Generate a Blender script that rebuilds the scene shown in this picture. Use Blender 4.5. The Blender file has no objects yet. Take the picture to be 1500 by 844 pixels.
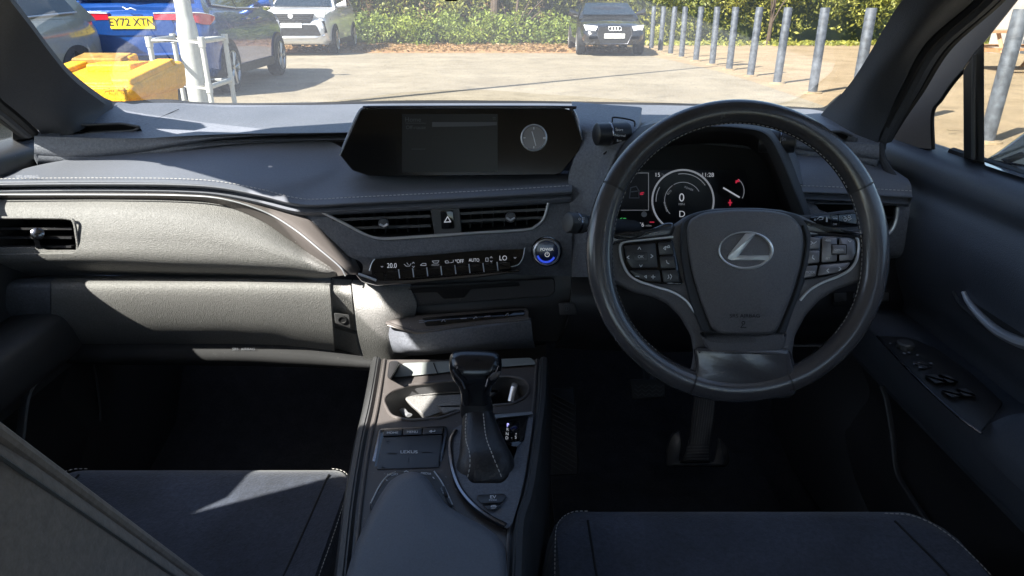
import bpy, bmesh, math, random
import numpy as np
from mathutils import Vector, Matrix
random.seed(7)
SC = bpy.context.scene
COL = SC.collection
R = math.radians
H = 1.22                                   # camera height above the ground
TH = R(22.5); S_, C_ = math.sin(TH), math.cos(TH)

# ------------------------------------------------------------------ camera
cd = bpy.data.cameras.new("camera"); cam = bpy.data.objects.new("camera", cd); COL.objects.link(cam)
cam.location = (0, 0, H); cam.rotation_euler = (math.pi/2 - TH, 0, 0)
cd.sensor_width = 36; cd.lens = 24; cd.clip_start = 0.02; cd.clip_end = 400
SC.camera = cam
# ------------------------------------------------------------------ sky, sun, exposure
SUN_EL, AZX, AZY = R(44.3), -0.75, -0.66     # direction towards the sun
w = bpy.data.worlds.new("World"); SC.world = w; w.use_nodes = True
nt = w.node_tree; sky = nt.nodes.new("ShaderNodeTexSky"); sky.sky_type = 'NISHITA'; sky.sun_disc = False
sky.sun_elevation = SUN_EL; sky.sun_rotation = math.atan2(AZX, AZY)
nt.links.new(sky.outputs[0], nt.nodes["Background"].inputs[0]); nt.nodes["Background"].inputs[1].default_value = 0.08
sl = bpy.data.lights.new("sun", 'SUN'); sl.energy = 5.0; sl.angle = R(0.5); sl.color = (1, .955, .885)
so = bpy.data.objects.new("sun", sl); COL.objects.link(so)
sd = Vector((AZX, AZY, 0)).normalized()*math.cos(SUN_EL) + Vector((0, 0, math.sin(SUN_EL)))
so.rotation_euler = sd.to_track_quat('Z', 'Y').to_euler(); so.location = (-6, -5, 9)
SC.view_settings.view_transform = 'Standard'; SC.view_settings.look = 'None'
SC.view_settings.exposure = 2.2; SC.view_settings.gamma = 1
SC.render.engine = 'CYCLES'; SC.cycles.use_denoising = True
SC.cycles.max_bounces = 10; SC.cycles.transparent_max_bounces = 16; SC.cycles.diffuse_bounces = 5

# ------------------------------------------------------------------ pixel rays of the 1500 x 844 photograph turned into real points
def ray(px, py):
    x = (px-750)/1000; v = (422-py)/1000
    return Vector((x, C_+v*S_, -S_+v*C_))
def P(px, py, Y):
    d = ray(px, py); return d*(Y/d.y)+Vector((0, 0, H))
def PZ(px, py, z):
    d = ray(px, py); return d*((z-H)/d.z)+Vector((0, 0, H))
def PX(px, py, x):
    d = ray(px, py); return d*(x/d.x)+Vector((0, 0, H))
class Pl:
    def __init__(s, o, n): s.o = Vector(o); s.n = Vector(n).normalized()
    def at(s, px, py, h=0):
        d = ray(px, py); o = s.o+s.n*h-Vector((0, 0, H)); return d*(o.dot(s.n)/d.dot(s.n))+Vector((0, 0, H))

# ------------------------------------------------------------------ materials
MT = {}
def mat(name, col, rough=.6, metal=0, grain=0, gscale=900, var=.0, vscale=6, coat=0, sheen=0, spec=.5, emit=None, estr=1, kind='noise', dust=0):
    m = bpy.data.materials.new(name); m.use_nodes = True; n = m.node_tree.nodes; l = m.node_tree.links
    b = n["Principled BSDF"]; b.inputs['Base Color'].default_value = (*col, 1)
    b.inputs['Roughness'].default_value = rough; b.inputs['Metallic'].default_value = metal
    b.inputs['Specular IOR Level'].default_value = spec; b.inputs['Coat Weight'].default_value = coat
    b.inputs['Sheen Weight'].default_value = sheen
    if emit: b.inputs['Emission Color'].default_value = (*emit, 1); b.inputs['Emission Strength'].default_value = estr
    tc = n.new("ShaderNodeTexCoord")
    if var or dust:
        t = n.new("ShaderNodeTexNoise"); t.inputs['Scale'].default_value = vscale; t.inputs['Detail'].default_value = 6
        l.new(tc.outputs['Object'], t.inputs['Vector'])
        mr = n.new("ShaderNodeMapRange"); mr.inputs[3].default_value = 1-var; mr.inputs[4].default_value = 1+var
        mr.inputs[1].default_value = .3; mr.inputs[2].default_value = .7; l.new(t.outputs['Fac'], mr.inputs[0])
        mx = n.new("ShaderNodeMix"); mx.data_type = 'RGBA'; mx.blend_type = 'MULTIPLY'; mx.inputs[0].default_value = 1
        mx.inputs[6].default_value = (*col, 1); l.new(mr.outputs[0], mx.inputs[7]); last = mx.outputs[2]
        if dust:
            t2 = n.new("ShaderNodeTexNoise"); t2.inputs['Scale'].default_value = 260; t2.inputs['Detail'].default_value = 2
            l.new(tc.outputs['Object'], t2.inputs['Vector'])
            m2 = n.new("ShaderNodeMapRange"); m2.inputs[1].default_value = .70; m2.inputs[2].default_value = .76; m2.inputs[4].default_value = dust
            l.new(t2.outputs['Fac'], m2.inputs[0])
            mx2 = n.new("ShaderNodeMix"); mx2.data_type = 'RGBA'; l.new(m2.outputs[0], mx2.inputs[0]); l.new(last, mx2.inputs[6])
            mx2.inputs[7].default_value = (.45, .43, .4, 1); last = mx2.outputs[2]
        if grain:                           # pores and fibres also differ slightly in colour
            gn = n.new("ShaderNodeTexNoise"); gn.inputs['Scale'].default_value = gscale*.55; gn.inputs['Detail'].default_value = 4; gn.inputs['Roughness'].default_value = .8; l.new(tc.outputs['Object'], gn.inputs['Vector'])
            gr_ = n.new("ShaderNodeMapRange"); gr_.inputs[1].default_value = .35; gr_.inputs[2].default_value = .65; gr_.inputs[3].default_value = 1-.28*min(1, grain); gr_.inputs[4].default_value = 1+.28*min(1, grain); l.new(gn.outputs['Fac'], gr_.inputs[0])
            gm = n.new("ShaderNodeMix"); gm.data_type = 'RGBA'; gm.blend_type = 'MULTIPLY'; gm.inputs[0].default_value = 1; l.new(last, gm.inputs[6]); l.new(gr_.outputs[0], gm.inputs[7]); last = gm.outputs[2]
        l.new(last, b.inputs['Base Color'])
        m3 = n.new("ShaderNodeMapRange"); m3.inputs[3].default_value = max(.02, rough-.07); m3.inputs[4].default_value = min(1, rough+.07)
        l.new(t.outputs['Fac'], m3.inputs[0]); l.new(m3.outputs[0], b.inputs['Roughness'])
    if grain:
        if kind == 'voronoi':
            g = n.new("ShaderNodeTexVoronoi"); g.inputs['Scale'].default_value = gscale; out = g.outputs['Distance']
        else:
            g = n.new("ShaderNodeTexNoise"); g.inputs['Scale'].default_value = gscale; g.inputs['Detail'].default_value = 3; out = g.outputs['Fac']
        l.new(tc.outputs['Object'], g.inputs['Vector'])
        bp = n.new("ShaderNodeBump"); bp.inputs['Strength'].default_value = grain; bp.inputs['Distance'].default_value = .0009 if gscale > 100 else .01
        l.new(out, bp.inputs['Height']); l.new(bp.outputs[0], b.inputs['Normal'])
    MT[name] = m; return m
mat('soft_plastic', (.128, .137, .158), .55, grain=.9, gscale=480, var=.12, dust=.3)
mat('fascia_plastic', (.215, .212, .205), .6, grain=.8, gscale=650, var=.07, dust=.4, kind='voronoi')
mat('padded_leather', (.140, .149, .172), .5, grain=.35, gscale=800, var=.06, dust=.12)
mat('door_trim', (.062, .070, .088), .5, grain=.4, gscale=600, var=.05)
mat('hard_plastic', (.06, .06, .062), .42, grain=.25, gscale=1000, var=.1, dust=.2)
mat('dark_plastic', (.022, .022, .024), .4, grain=.2, gscale=1000, var=.1)
mat('black_matt', (.009, .009, .010), .7, grain=.2)
mat('piano_black', (.008, .008, .009), .09, coat=.4)
mat('screen_glass', (.005, .0045, .004), .12, coat=.3, var=.2, vscale=8)
mat('lcd', (.0035, .0035, .0045), .35)
mat('bronze_trim', (.105, .094, .089), .42, metal=.25, grain=.15, var=.05, dust=.5)
mat('satin_silver', (.60, .62, .65), .33, metal=.7)
mat('gauge_silver', (.6, .62, .65), .3, metal=.5, emit=(.7, .75, .85), estr=.05)
mat('thread_grey', (.26, .25, .24), .8)
mat('bright_chrome', (.80, .81, .83), .28, metal=.55)
mat('dark_chrome', (.22, .22, .24), .22, metal=1)
mat('wheel_leather', (.045, .043, .046), .25, coat=.25, spec=.7, grain=.35, gscale=420, var=.22, vscale=18)
mat('wheel_worn', (.075, .071, .075), .24, coat=.3, spec=.8, grain=.2, gscale=420, var=.12, vscale=14)
mat('airbag_skin', (.135, .130, .138), .42, grain=.55, gscale=900, var=.05, kind='voronoi')
mat('button_plastic', (.04, .04, .044), .35)
mat('button_grey', (.20, .19, .20), .3, metal=.4)
mat('seat_fabric', (.048, .057, .084), .92, grain=.9, gscale=300, var=.38, vscale=9, sheen=.25)
mat('seat_side', (.20, .158, .138), .9, grain=.6, gscale=300, var=.14, vscale=7, sheen=.1)
mat('knob_gloss', (.016, .016, .019), .24, coat=.4)
mat('carpet', (.018, .018, .021), 1, grain=1, gscale=350, var=.3, vscale=30)
mat('headliner', (.34, .33, .31), .95, grain=.4, gscale=400)
mat('pillar_trim', (.045, .048, .056), .75, grain=.5, gscale=600, var=.05)
mat('door_frame', (.19, .165, .15), .6, grain=.2, var=.05)
mat('rubber', (.012, .012, .012), .6, grain=.3)
mat('thread', (.55, .53, .50), .8)
mat('print_white', (.75, .76, .78), .6)
mat('print_grey', (.22, .23, .26), .6)
mat('print_faint', (.07, .07, .078), .5)
mat('lit_white', (.3, .3, .31), .6, emit=(.8, .85, .95), estr=.09)
mat('lit_grey', (.2, .2, .22), .6, emit=(.5, .55, .62), estr=.06)
mat('lit_red', (.3, .01, .02), .6, emit=(1, .05, .12), estr=.09)
mat('lit_green', (.05, .5, .1), .6, emit=(.1, .8, .2), estr=.08)
mat('lit_blue', (.02, .05, .4), .4, emit=(.05, .12, .9), estr=.12)
mat('lit_violet', (.3, .3, .8), .5, emit=(.4, .4, 1), estr=.5)
mat('cluster_face', (.018, .019, .024), .35)
mat('blue_glass', (.004, .012, .07), .2, coat=.5)
mat('plate_grey', (.23, .25, .24), .6, grain=.2, dust=.3)
mat('glove_leather', (.036, .036, .039), .4, grain=.6, gscale=260, var=.15, vscale=25)
# outside
mat('body_blue', (.006, .062, .28), .2, metal=.35, coat=1, var=.05)
mat('body_grey', (.26, .27, .22), .32, metal=.2, coat=1, var=.04)
mat('body_white', (.72, .73, .74), .3, coat=1, metal=.2, var=.04)
mat('body_black', (.012, .013, .014), .2, coat=1, var=.05)
mat('car_glass', (.01, .02, .03), .05, coat=.5)
mat('tyre', (.015, .015, .015), .8, grain=.4)
mat('alloy', (.5, .5, .5), .3, metal=.9)
mat('lamp_red', (.45, .008, .02), .15, coat=1)
mat('lamp_clear', (.75, .77, .8), .15, coat=1)
mat('plate_yellow', (.80, .56, .02), .5)
mat('plate_white', (.75, .75, .72), .5)
mat('plate_ink', (.015, .015, .015), .6)
mat('bin_yellow', (.66, .335, .005), .6, grain=.5, gscale=60, var=.10, vscale=8)
mat('bin_dirty', (.30, .17, .03), .7, grain=.3, gscale=40, var=.45, vscale=12)
mat('white_paint', (.46, .47, .44), .45, var=.06, vscale=20)
mat('galvanised', (.078, .088, .103), .6, metal=.15, var=.5, vscale=14, grain=.2)
mat('table_wood', (.36, .20, .10), .7, var=.2, vscale=10)
mat('bark', (.09, .065, .045), .9, var=.3, vscale=8, grain=.5, gscale=30)
mat('wall_render', (.42, .38, .35), .8, var=.1, vscale=3)
mat('mirror_shell', (.012, .018, .045), .12, coat=1)
mat('mirror_glass', (.8, .82, .85), .03, metal=1)

def ground_mat(name, c1, c2, sc, speck=.25, c3=None):
    m = bpy.data.materials.new(name); m.use_nodes = True; n = m.node_tree.nodes; l = m.node_tree.links
    b = n["Principled BSDF"]; b.inputs['Roughness'].default_value = .9
    tc = n.new("ShaderNodeTexCoord")
    a = n.new("ShaderNodeTexNoise"); a.inputs['Scale'].default_value = sc; a.inputs['Detail'].default_value = 8; a.inputs['Roughness'].default_value = .65
    f = n.new("ShaderNodeTexNoise"); f.inputs['Scale'].default_value = 38; f.inputs['Detail'].default_value = 5; f.inputs['Roughness'].default_value = .8
    l.new(tc.outputs['Object'], a.inputs['Vector']); l.new(tc.outputs['Object'], f.inputs['Vector'])
    r = n.new("ShaderNodeValToRGB"); r.color_ramp.elements[0].position = .35; r.color_ramp.elements[1].position = .65
    r.color_ramp.elements[0].color = (*c1, 1); r.color_ramp.elements[1].color = (*c2, 1)
    if c3: e = r.color_ramp.elements.new(.5); e.color = (*c3, 1)
    l.new(a.outputs['Fac'], r.inputs[0])
    mr = n.new("ShaderNodeMapRange"); mr.inputs[1].default_value = .3; mr.inputs[2].default_value = .7; mr.inputs[3].default_value = 1-speck; mr.inputs[4].default_value = 1+speck
    l.new(f.outputs['Fac'], mr.inputs[0])
    mx = n.new("ShaderNodeMix"); mx.data_type = 'RGBA'; mx.blend_type = 'MULTIPLY'; mx.inputs[0].default_value = 1
    l.new(r.outputs[0], mx.inputs[6]); l.new(mr.outputs[0], mx.inputs[7]); l.new(mx.outputs[2], b.inputs['Base Color'])
    bp = n.new("ShaderNodeBump"); bp.inputs['Strength'].default_value = .5; bp.inputs['Distance'].default_value = .03
    st = n.new('ShaderNodeTexNoise'); st.inputs['Scale'].default_value = 2.6; st.inputs['Detail'].default_value = 9; st.inputs['Roughness'].default_value = .75; l.new(tc.outputs['Object'], st.inputs['Vector'])
    sr = n.new('ShaderNodeMapRange'); sr.inputs[1].default_value = .36; sr.inputs[2].default_value = .52; sr.inputs[3].default_value = .74; sr.inputs[4].default_value = 1; l.new(st.outputs['Fac'], sr.inputs[0])
    m4 = n.new('ShaderNodeMix'); m4.data_type = 'RGBA'; m4.blend_type = 'MULTIPLY'; m4.inputs[0].default_value = 1; l.new(mx.outputs[2], m4.inputs[6]); l.new(sr.outputs[0], m4.inputs[7]); l.new(m4.outputs[2], b.inputs['Base Color'])
    l.new(f.outputs['Fac'], bp.inputs['Height']); l.new(bp.outputs[0], b.inputs['Normal'])
    MT[name] = m
ground_mat('tarmac', (.20, .168, .115), (.275, .236, .168), .7, .38)
ground_mat('sand', (.235, .17, .092), (.33, .245, .145), .9, .28, (.28, .207, .12))
ground_mat('litter', (.26, .13, .06), (.42, .26, .12), 5, .5)
ground_mat('grassland', (.05, .08, .02), (.1, .13, .03), 2, .4)

def leaf_mat(name, c1, c2, sc=1.2):
    m = bpy.data.materials.new(name); m.use_nodes = True; n = m.node_tree.nodes; l = m.node_tree.links
    b = n["Principled BSDF"]; b.inputs['Roughness'].default_value = .55
    b.inputs['Subsurface Weight'].default_value = 0
    at = n.new("ShaderNodeAttribute"); at.attribute_name = 'tone'
    tc = n.new("ShaderNodeTexCoord"); no = n.new("ShaderNodeTexNoise"); no.inputs['Scale'].default_value = sc
    l.new(tc.outputs['Object'], no.inputs['Vector'])
    ad = n.new("ShaderNodeMath"); ad.operation = 'MULTIPLY_ADD'; ad.inputs[1].default_value = 1.4; l.new(no.outputs['Fac'], ad.inputs[0])
    ms = n.new("ShaderNodeMath"); ms.operation = 'MULTIPLY_ADD'; ms.inputs[1].default_value = .8; ms.inputs[2].default_value = -.6
    l.new(at.outputs['Fac'], ms.inputs[0]); l.new(ms.outputs[0], ad.inputs[2])
    mx = n.new("ShaderNodeMix"); mx.data_type = 'RGBA'; l.new(ad.outputs[0], mx.inputs[0])
    mx.inputs[6].default_value = (*c1, 1); mx.inputs[7].default_value = (*c2, 1)
    l.new(mx.outputs[2], b.inputs['Base Color'])
    tr = n.new("ShaderNodeBsdfTranslucent"); l.new(mx.outputs[2], tr.inputs[0])
    sm = n.new("ShaderNodeMixShader"); sm.inputs[0].default_value = .35
    l.new(b.outputs[0], sm.inputs[1]); l.new(tr.outputs[0], sm.inputs[2]); l.new(sm.outputs[0], n["Material Output"].inputs[0])
    MT[name] = m
leaf_mat('leaf_dark', (.065, .09, .02), (.27, .29, .07))
leaf_mat('leaf_bright', (.09, .14, .02), (.32, .38, .06))
leaf_mat('leaf_yellow', (.14, .17, .03), (.42, .40, .07))
leaf_mat('leaf_brown', (.14, .09, .035), (.38, .25, .11))

def glass_mat(name, tint=.85, refl=.9):
    m = bpy.data.materials.new(name); m.use_nodes = True; n = m.node_tree.nodes; l = m.node_tree.links
    n.remove(n["Principled BSDF"])
    tr = n.new("ShaderNodeBsdfTransparent"); tr.inputs[0].default_value = (tint, tint*1.01, tint*.995, 1)
    gl = n.new("ShaderNodeBsdfGlossy"); gl.inputs['Roughness'].default_value = .02
    fr = n.new("ShaderNodeFresnel"); fr.inputs[0].default_value = 1.45
    mu = n.new("ShaderNodeMath"); mu.operation = 'MULTIPLY'; mu.inputs[1].default_value = refl
    l.new(fr.outputs[0], mu.inputs[0])
    sm = n.new("ShaderNodeMixShader"); l.new(mu.outputs[0], sm.inputs[0]); l.new(tr.outputs[0], sm.inputs[1]); l.new(gl.outputs[0], sm.inputs[2])
    # dust specks, and a pale film painted in for the reflection veil
    tc = n.new("ShaderNodeTexCoord"); a = n.new("ShaderNodeTexNoise"); a.inputs['Scale'].default_value = 5; a.inputs['Detail'].default_value = 5; l.new(tc.outputs['Object'], a.inputs[0])
    k = n.new("ShaderNodeTexNoise"); k.inputs['Scale'].default_value = 150; k.inputs['Detail'].default_value = 1; l.new(tc.outputs['Object'], k.inputs[0])
    m1 = n.new("ShaderNodeMapRange"); m1.inputs[1].default_value = .3; m1.inputs[2].default_value = .8; m1.inputs[3].default_value = .004; m1.inputs[4].default_value = .03; l.new(a.outputs['Fac'], m1.inputs[0])
    m2 = n.new("ShaderNodeMapRange"); m2.inputs[1].default_value = .74; m2.inputs[2].default_value = .80; m2.inputs[4].default_value = .16; l.new(k.outputs['Fac'], m2.inputs[0])
    ad = n.new("ShaderNodeMath"); l.new(m1.outputs[0], ad.inputs[0]); l.new(m2.outputs[0], ad.inputs[1])
    df = n.new("ShaderNodeBsdfDiffuse"); df.inputs[0].default_value = (.6, .58, .54, 1)
    s2 = n.new("ShaderNodeMixShader"); l.new(ad.outputs[0], s2.inputs[0]); l.new(sm.outputs[0], s2.inputs[1]); l.new(df.outputs[0], s2.inputs[2])
    l.new(s2.outputs[0], n["Material Output"].inputs[0]); MT[name] = m
glass_mat('window_glass', .92, .35)

# ------------------------------------------------------------------ object helpers
def tag(o, label=None, cat=None, group=None, kind=None):
    if label: o['label'] = label
    if cat: o['category'] = cat
    if group: o['group'] = group
    if kind: o['kind'] = kind
    return o
def thing(name, label, cat, loc=(0, 0, 0), group=None, rz=0):
    o = bpy.data.objects.new(name, None); COL.objects.link(o); o.location = loc; o.rotation_euler = (0, 0, rz)
    o.empty_display_size = .1; tag(o, label, cat, group); return o
def root_matrix(p):
    M = Matrix.Identity(4)
    while p is not None:
        M = Matrix.LocRotScale(p.location, p.rotation_euler, p.scale) @ M if p.parent is None else p.matrix_parent_inverse @ M
        p = p.parent
    return M
def link(name, me, m, parent=None, local=False, smooth=True, ang=35):
    o = bpy.data.objects.new(name, me); COL.objects.link(o)
    me.materials.append(MT[m] if isinstance(m, str) else m)
    if smooth:
        me.shade_smooth()
        try: me.set_sharp_from_angle(angle=R(ang))
        except Exception: pass
    if parent is not None:
        o.parent = parent
        if not local:
            top = parent
            while top.parent: top = top.parent
            if parent is top:
                o.matrix_parent_inverse = Matrix.LocRotScale(top.location, top.rotation_euler, None).inverted()
    return o
def mk(name, V, Fc, m, parent=None, local=False, smooth=True, ang=35, recalc=True):
    me = bpy.data.meshes.new(name); me.from_pydata([tuple(v) for v in V], [], Fc); me.validate()
    if recalc:
        bm = bmesh.new(); bm.from_mesh(me); bmesh.ops.remove_doubles(bm, verts=bm.verts, dist=1e-6)
        bmesh.ops.recalc_face_normals(bm, faces=bm.faces); bm.to_mesh(me); bm.free()
    return link(name, me, m, parent, local, smooth, ang)
class MB:                                   # collects shapes that form ONE part
    def __init__(s): s.V = []; s.F = []
    def add(s, V, F): n = len(s.V); s.V += [Vector(v) for v in V]; s.F += [[i+n for i in f] for f in F]; return s
    def box(s, c, size, rot=None):
        a, b, c2 = [q/2 for q in size]; M = rot or Matrix.Identity(3); c = Vector(c)
        V = [c+M@Vector((x*a, y*b, z*c2)) for x in (-1, 1) for y in (-1, 1) for z in (-1, 1)]
        return s.add(V, [[0, 1, 3, 2], [4, 6, 7, 5], [0, 4, 5, 1], [2, 3, 7, 6], [0, 2, 6, 4], [1, 5, 7, 3]])
    def tube(s, pts, r, closed=False, n=10, flat=1, up=None):
        pts = [Vector(p) for p in pts]; N = len(pts); V = []; F = []; prev = None
        rr = r if callable(r) else (lambda t: r)
        for i, p in enumerate(pts):
            a = pts[i-1] if (i > 0 or closed) else p; b = pts[(i+1) % N] if (i < N-1 or closed) else p
            T = (b-a).normalized()
            if up is not None: nx = T.cross(Vector(up))
            elif prev is None: nx = T.cross(Vector((0, 0, 1))) if abs(T.z) < .9 else T.cross(Vector((1, 0, 0)))
            else: nx = prev-T*prev.dot(T)
            if nx.length < 1e-9: nx = T.orthogonal()
            nx.normalize(); prev = nx; ny = T.cross(nx).normalized(); q = rr(i/max(1, N-1 if not closed else N))
            for k in range(n):
                an = 2*math.pi*k/n; V.append(p+nx*math.cos(an)*q+ny*math.sin(an)*q*flat)
        for i in range(N if closed else N-1):
            j = (i+1) % N
            for k in range(n):
                k2 = (k+1) % n; F.append([i*n+k, i*n+k2, j*n+k2, j*n+k])
        if not closed: F.append(list(range(n))[::-1]); F.append([(N-1)*n+k for k in range(n)])
        return s.add(V, F)
    def cyl(s, a, b, r, n=24, r2=None):
        r2 = r if r2 is None else r2; return s.tube([a, b], lambda t: r+(r2-r)*t, n=n)
    def lathe(s, o, ax, prof, n=28, cap=True):      # prof: (radius, height along ax)
        o = Vector(o); ax = Vector(ax).normalized(); u = ax.orthogonal().normalized(); v = ax.cross(u); V = []; F = []
        for (r, h) in prof:
            for k in range(n):
                an = 2*math.pi*k/n; V.append(o+ax*h+u*math.cos(an)*r+v*math.sin(an)*r)
        for i in range(len(prof)-1):
            for k in range(n):
                k2 = (k+1) % n; F.append([i*n+k, i*n+k2, (i+1)*n+k2, (i+1)*n+k])
        if cap: F.append(list(range(n))[::-1]); F.append([(len(prof)-1)*n+k for k in range(n)])
        return s.add(V, F)
    def build(s, name, m, parent=None, **k): return mk(name, s.V, s.F, m, parent, **k)
def cr(pts, n, closed=False):              # Catmull-Rom resample of tuples (any dimension), n samples
    A = [np.array(p, float) for p in pts]; N = len(A)
    if closed:
        g = lambda i: A[i % N]; segs = N
    else:
        g = lambda i: A[i] if 0 <= i < N else (2*A[0]-A[1] if i < 0 else 2*A[-1]-A[-2]); segs = N-1
    out = []
    for k in range(n):
        t = k/(n if closed else n-1)*segs; i = min(int(t), segs-1); u = t-i
        p0, p1, p2, p3 = g(i-1), g(i), g(i+1), g(i+2)
        out.append(.5*((2*p1)+(-p0+p2)*u+(2*p0-5*p1+4*p2-p3)*u*u+(-p0+3*p1-3*p2+p3)*u**3))
    return out
def lin(pts, n):                           # arc-length linear resample
    A = [np.array(p, float) for p in pts]; d = [0]
    for i in range(1, len(A)): d.append(d[-1]+max(1e-9, np.linalg.norm(A[i]-A[i-1])))
    out = []
    for k in range(n):
        t = d[-1]*k/(n-1); i = max(0, min(len(A)-2, np.searchsorted(d, t)-1)); u = (t-d[i])/(d[i+1]-d[i]); out.append(A[i]*(1-u)+A[i+1]*u)
    return out
def rnd(poly, r, n=5):                     # round the corners of a 2-D polygon
    out = []; N = len(poly)
    for i in range(N):
        a, p, b = [np.array(poly[(i+k) % N][:2], float) for k in (-1, 0, 1)]
        da, db = a-p, b-p; la, lb = np.linalg.norm(da), np.linalg.norm(db); q = min(r, la*.45, lb*.45)
        s0, s1 = p+da/la*q, p+db/lb*q
        for k in range(n+1):
            t = k/n; out.append(tuple((1-t)**2*s0+2*t*(1-t)*p+t*t*s1))
    return out
def inset(poly, d):
    N = len(poly); ar = sum(poly[i][0]*poly[(i+1) % N][1]-poly[(i+1) % N][0]*poly[i][1] for i in range(N)); sg = 1 if ar > 0 else -1; out = []
    for i in range(N):
        a, p, b = [np.array(poly[(i+k) % N][:2], float) for k in (-1, 0, 1)]
        n = np.zeros(2)
        for e in (p-a, b-p):
            L = np.linalg.norm(e)
            if L > 1e-6: n += np.array((-e[1], e[0]))/L*sg
        L = np.linalg.norm(n); out.append(tuple(p+(n/L*d if L > 1e-6 else 0)))
    return out
def inside(x, y, poly):
    c = False; j = len(poly)-1
    for i in range(len(poly)):
        xi, yi, xj, yj = *poly[i][:2], *poly[j][:2]
        if (yi > y) != (yj > y) and x < (xj-xi)*(y-yi)/(yj-yi)+xi: c = not c
        j = i
    return c
def near(x, y, poly):
    best = None
    for i in range(len(poly)):
        a = np.array(poly[i][:2], float); b = np.array(poly[(i+1) % len(poly)][:2], float); d = b-a
        t = max(0, min(1, np.dot((x, y)-a, d)/max(1e-9, d.dot(d)))); q = a+d*t; L = (q[0]-x)**2+(q[1]-y)**2
        if best is None or L < best[0]: best = (L, q)
    return best[1]
def panel(name, rows, m, parent=None, nu=60, nv=20, holes=(), thick=(0, .012, 0), fn=P, sm=True, vsm=True, ang=40):
    """curved panel through rows of (px, py, depth); holes are pixel polygons"""
    n0 = max(nu, 2); G = []
    rs = [(cr if sm else lin)(r, n0) for r in rows]
    cols = [(cr if vsm else lin)([rs[i][j] for i in range(len(rs))], nv) for j in range(n0)]
    Q = [[np.array(cols[j][i]) for j in range(n0)] for i in range(nv)]
    F = []; 
    for i in range(nv-1):
        for j in range(n0-1):
            c = (Q[i][j]+Q[i][j+1]+Q[i+1][j]+Q[i+1][j+1])/4
            if any(inside(c[0], c[1], h) for h in holes): continue
            F.append([i*n0+j, i*n0+j+1, (i+1)*n0+j+1, (i+1)*n0+j])
    if holes:
        cnt = {}
        for f in F:
            for k in range(4):
                e = tuple(sorted((f[k], f[(k+1) % 4]))); cnt[e] = cnt.get(e, 0)+1
        for e, c in cnt.items():
            if c == 1:
                for v in e:
                    i, j = divmod(v, n0)
                    if 0 < i < nv-1 and 0 < j < n0-1:
                        for h in holes:
                            q = near(Q[i][j][0], Q[i][j][1], h)
                            if (q[0]-Q[i][j][0])**2+(q[1]-Q[i][j][1])**2 < 80: Q[i][j][0], Q[i][j][1] = q
    V = [fn(*Q[i][j]) for i in range(nv) for j in range(n0)]
    return shell(name, V, F, m, parent, thick, ang)
def shell(name, V, F, m, parent=None, thick=(0, .012, 0), ang=40):
    t = Vector(thick); N = len(V); V2 = list(V)+[v+t for v in V]; F2 = [list(f) for f in F]+[[i+N for i in f[::-1]] for f in F]; cnt = {}
    for f in F:
        for k in range(len(f)): a, b = f[k], f[(k+1) % len(f)]; cnt.setdefault(tuple(sorted((a, b))), []).append((a, b))
    for e, l in cnt.items():
        if len(l) == 1: a, b = l[0]; F2.append([b, a, a+N, b+N])
    return mk(name, V2, F2, m, parent, ang=ang)
def slab(name, pl, poly, h0, h1, m, parent=None, r=2, ch=1, mb=None, dome=0, ang=40, steps=3):
    """solid plate on plane pl with a pixel outline, from height h0 to h1, rounded corners and edges"""
    o = rnd(poly, r) if r else [tuple(p[:2]) for p in poly]; rings = [(o, h0)]
    rings.append((o, h1-(h1-h0)*.35 if ch else h1))
    if ch:
        for k in range(1, steps+1):
            a = k/steps*math.pi/2; rings.append((inset(o, ch*(1-math.cos(a))), h1-(h1-h0)*.35*(1-math.sin(a))))
    last = rings[-1][0]; cx = sum(p[0] for p in last)/len(last); cy = sum(p[1] for p in last)/len(last)
    if dome:
        for k in range(1, 9):
            s = 1-k/8.15; rings.append(([(cx+(p[0]-cx)*s, cy+(p[1]-cy)*s) for p in last], h1+dome*(1-s*s)))
    V = []; F = []; n = len(o)
    for (pp, h) in rings: V += [pl.at(p[0], p[1], h) for p in pp]
    for i in range(len(rings)-1):
        for k in range(n): k2 = (k+1) % n; F.append([i*n+k, i*n+k2, (i+1)*n+k2, (i+1)*n+k])
    F.append(list(range(n))[::-1]); F.append([(len(rings)-1)*n+k for k in range(n)])
    if mb is not None: mb.add(V, F); return mb
    return mk(name, V, F, m, parent, ang=ang)
def line_px(name, pts, r, m, parent=None, pl=None, h=0, n=40, sm=True, closed=False, flat=1, mb=None, seg=8):
    q = cr(pts, n, closed) if sm else [np.array(p, float) for p in pts]
    W = [pl.at(p[0], p[1], h) for p in q] if pl else [P(*p) for p in q]
    M = mb or MB(); M.tube(W, r, closed=closed, n=seg, flat=flat)
    return M if mb is not None else M.build(name, m, parent)
def stitches(name, W, parent, L=.0042, gap=.0022, r=.0006, m='thread', lift=None):
    d = 0; M = MB(); W = [Vector(w_) for w_ in W]; acc = [0]
    for i in range(1, len(W)): acc.append(acc[-1]+(W[i]-W[i-1]).length)
    def at(s):
        i = max(0, min(len(W)-2, int(np.searchsorted(acc, s))-1)); u = (s-acc[i])/max(1e-9, acc[i+1]-acc[i]); return W[i].lerp(W[i+1], u)
    s = 0
    while s+L < acc[-1]: M.tube([at(s), at(s+L*.5), at(s+L)], lambda t: r*(1.1 if t == .5 else .7), n=5); s += L+gap
    return M.build(name, m, parent)
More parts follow.
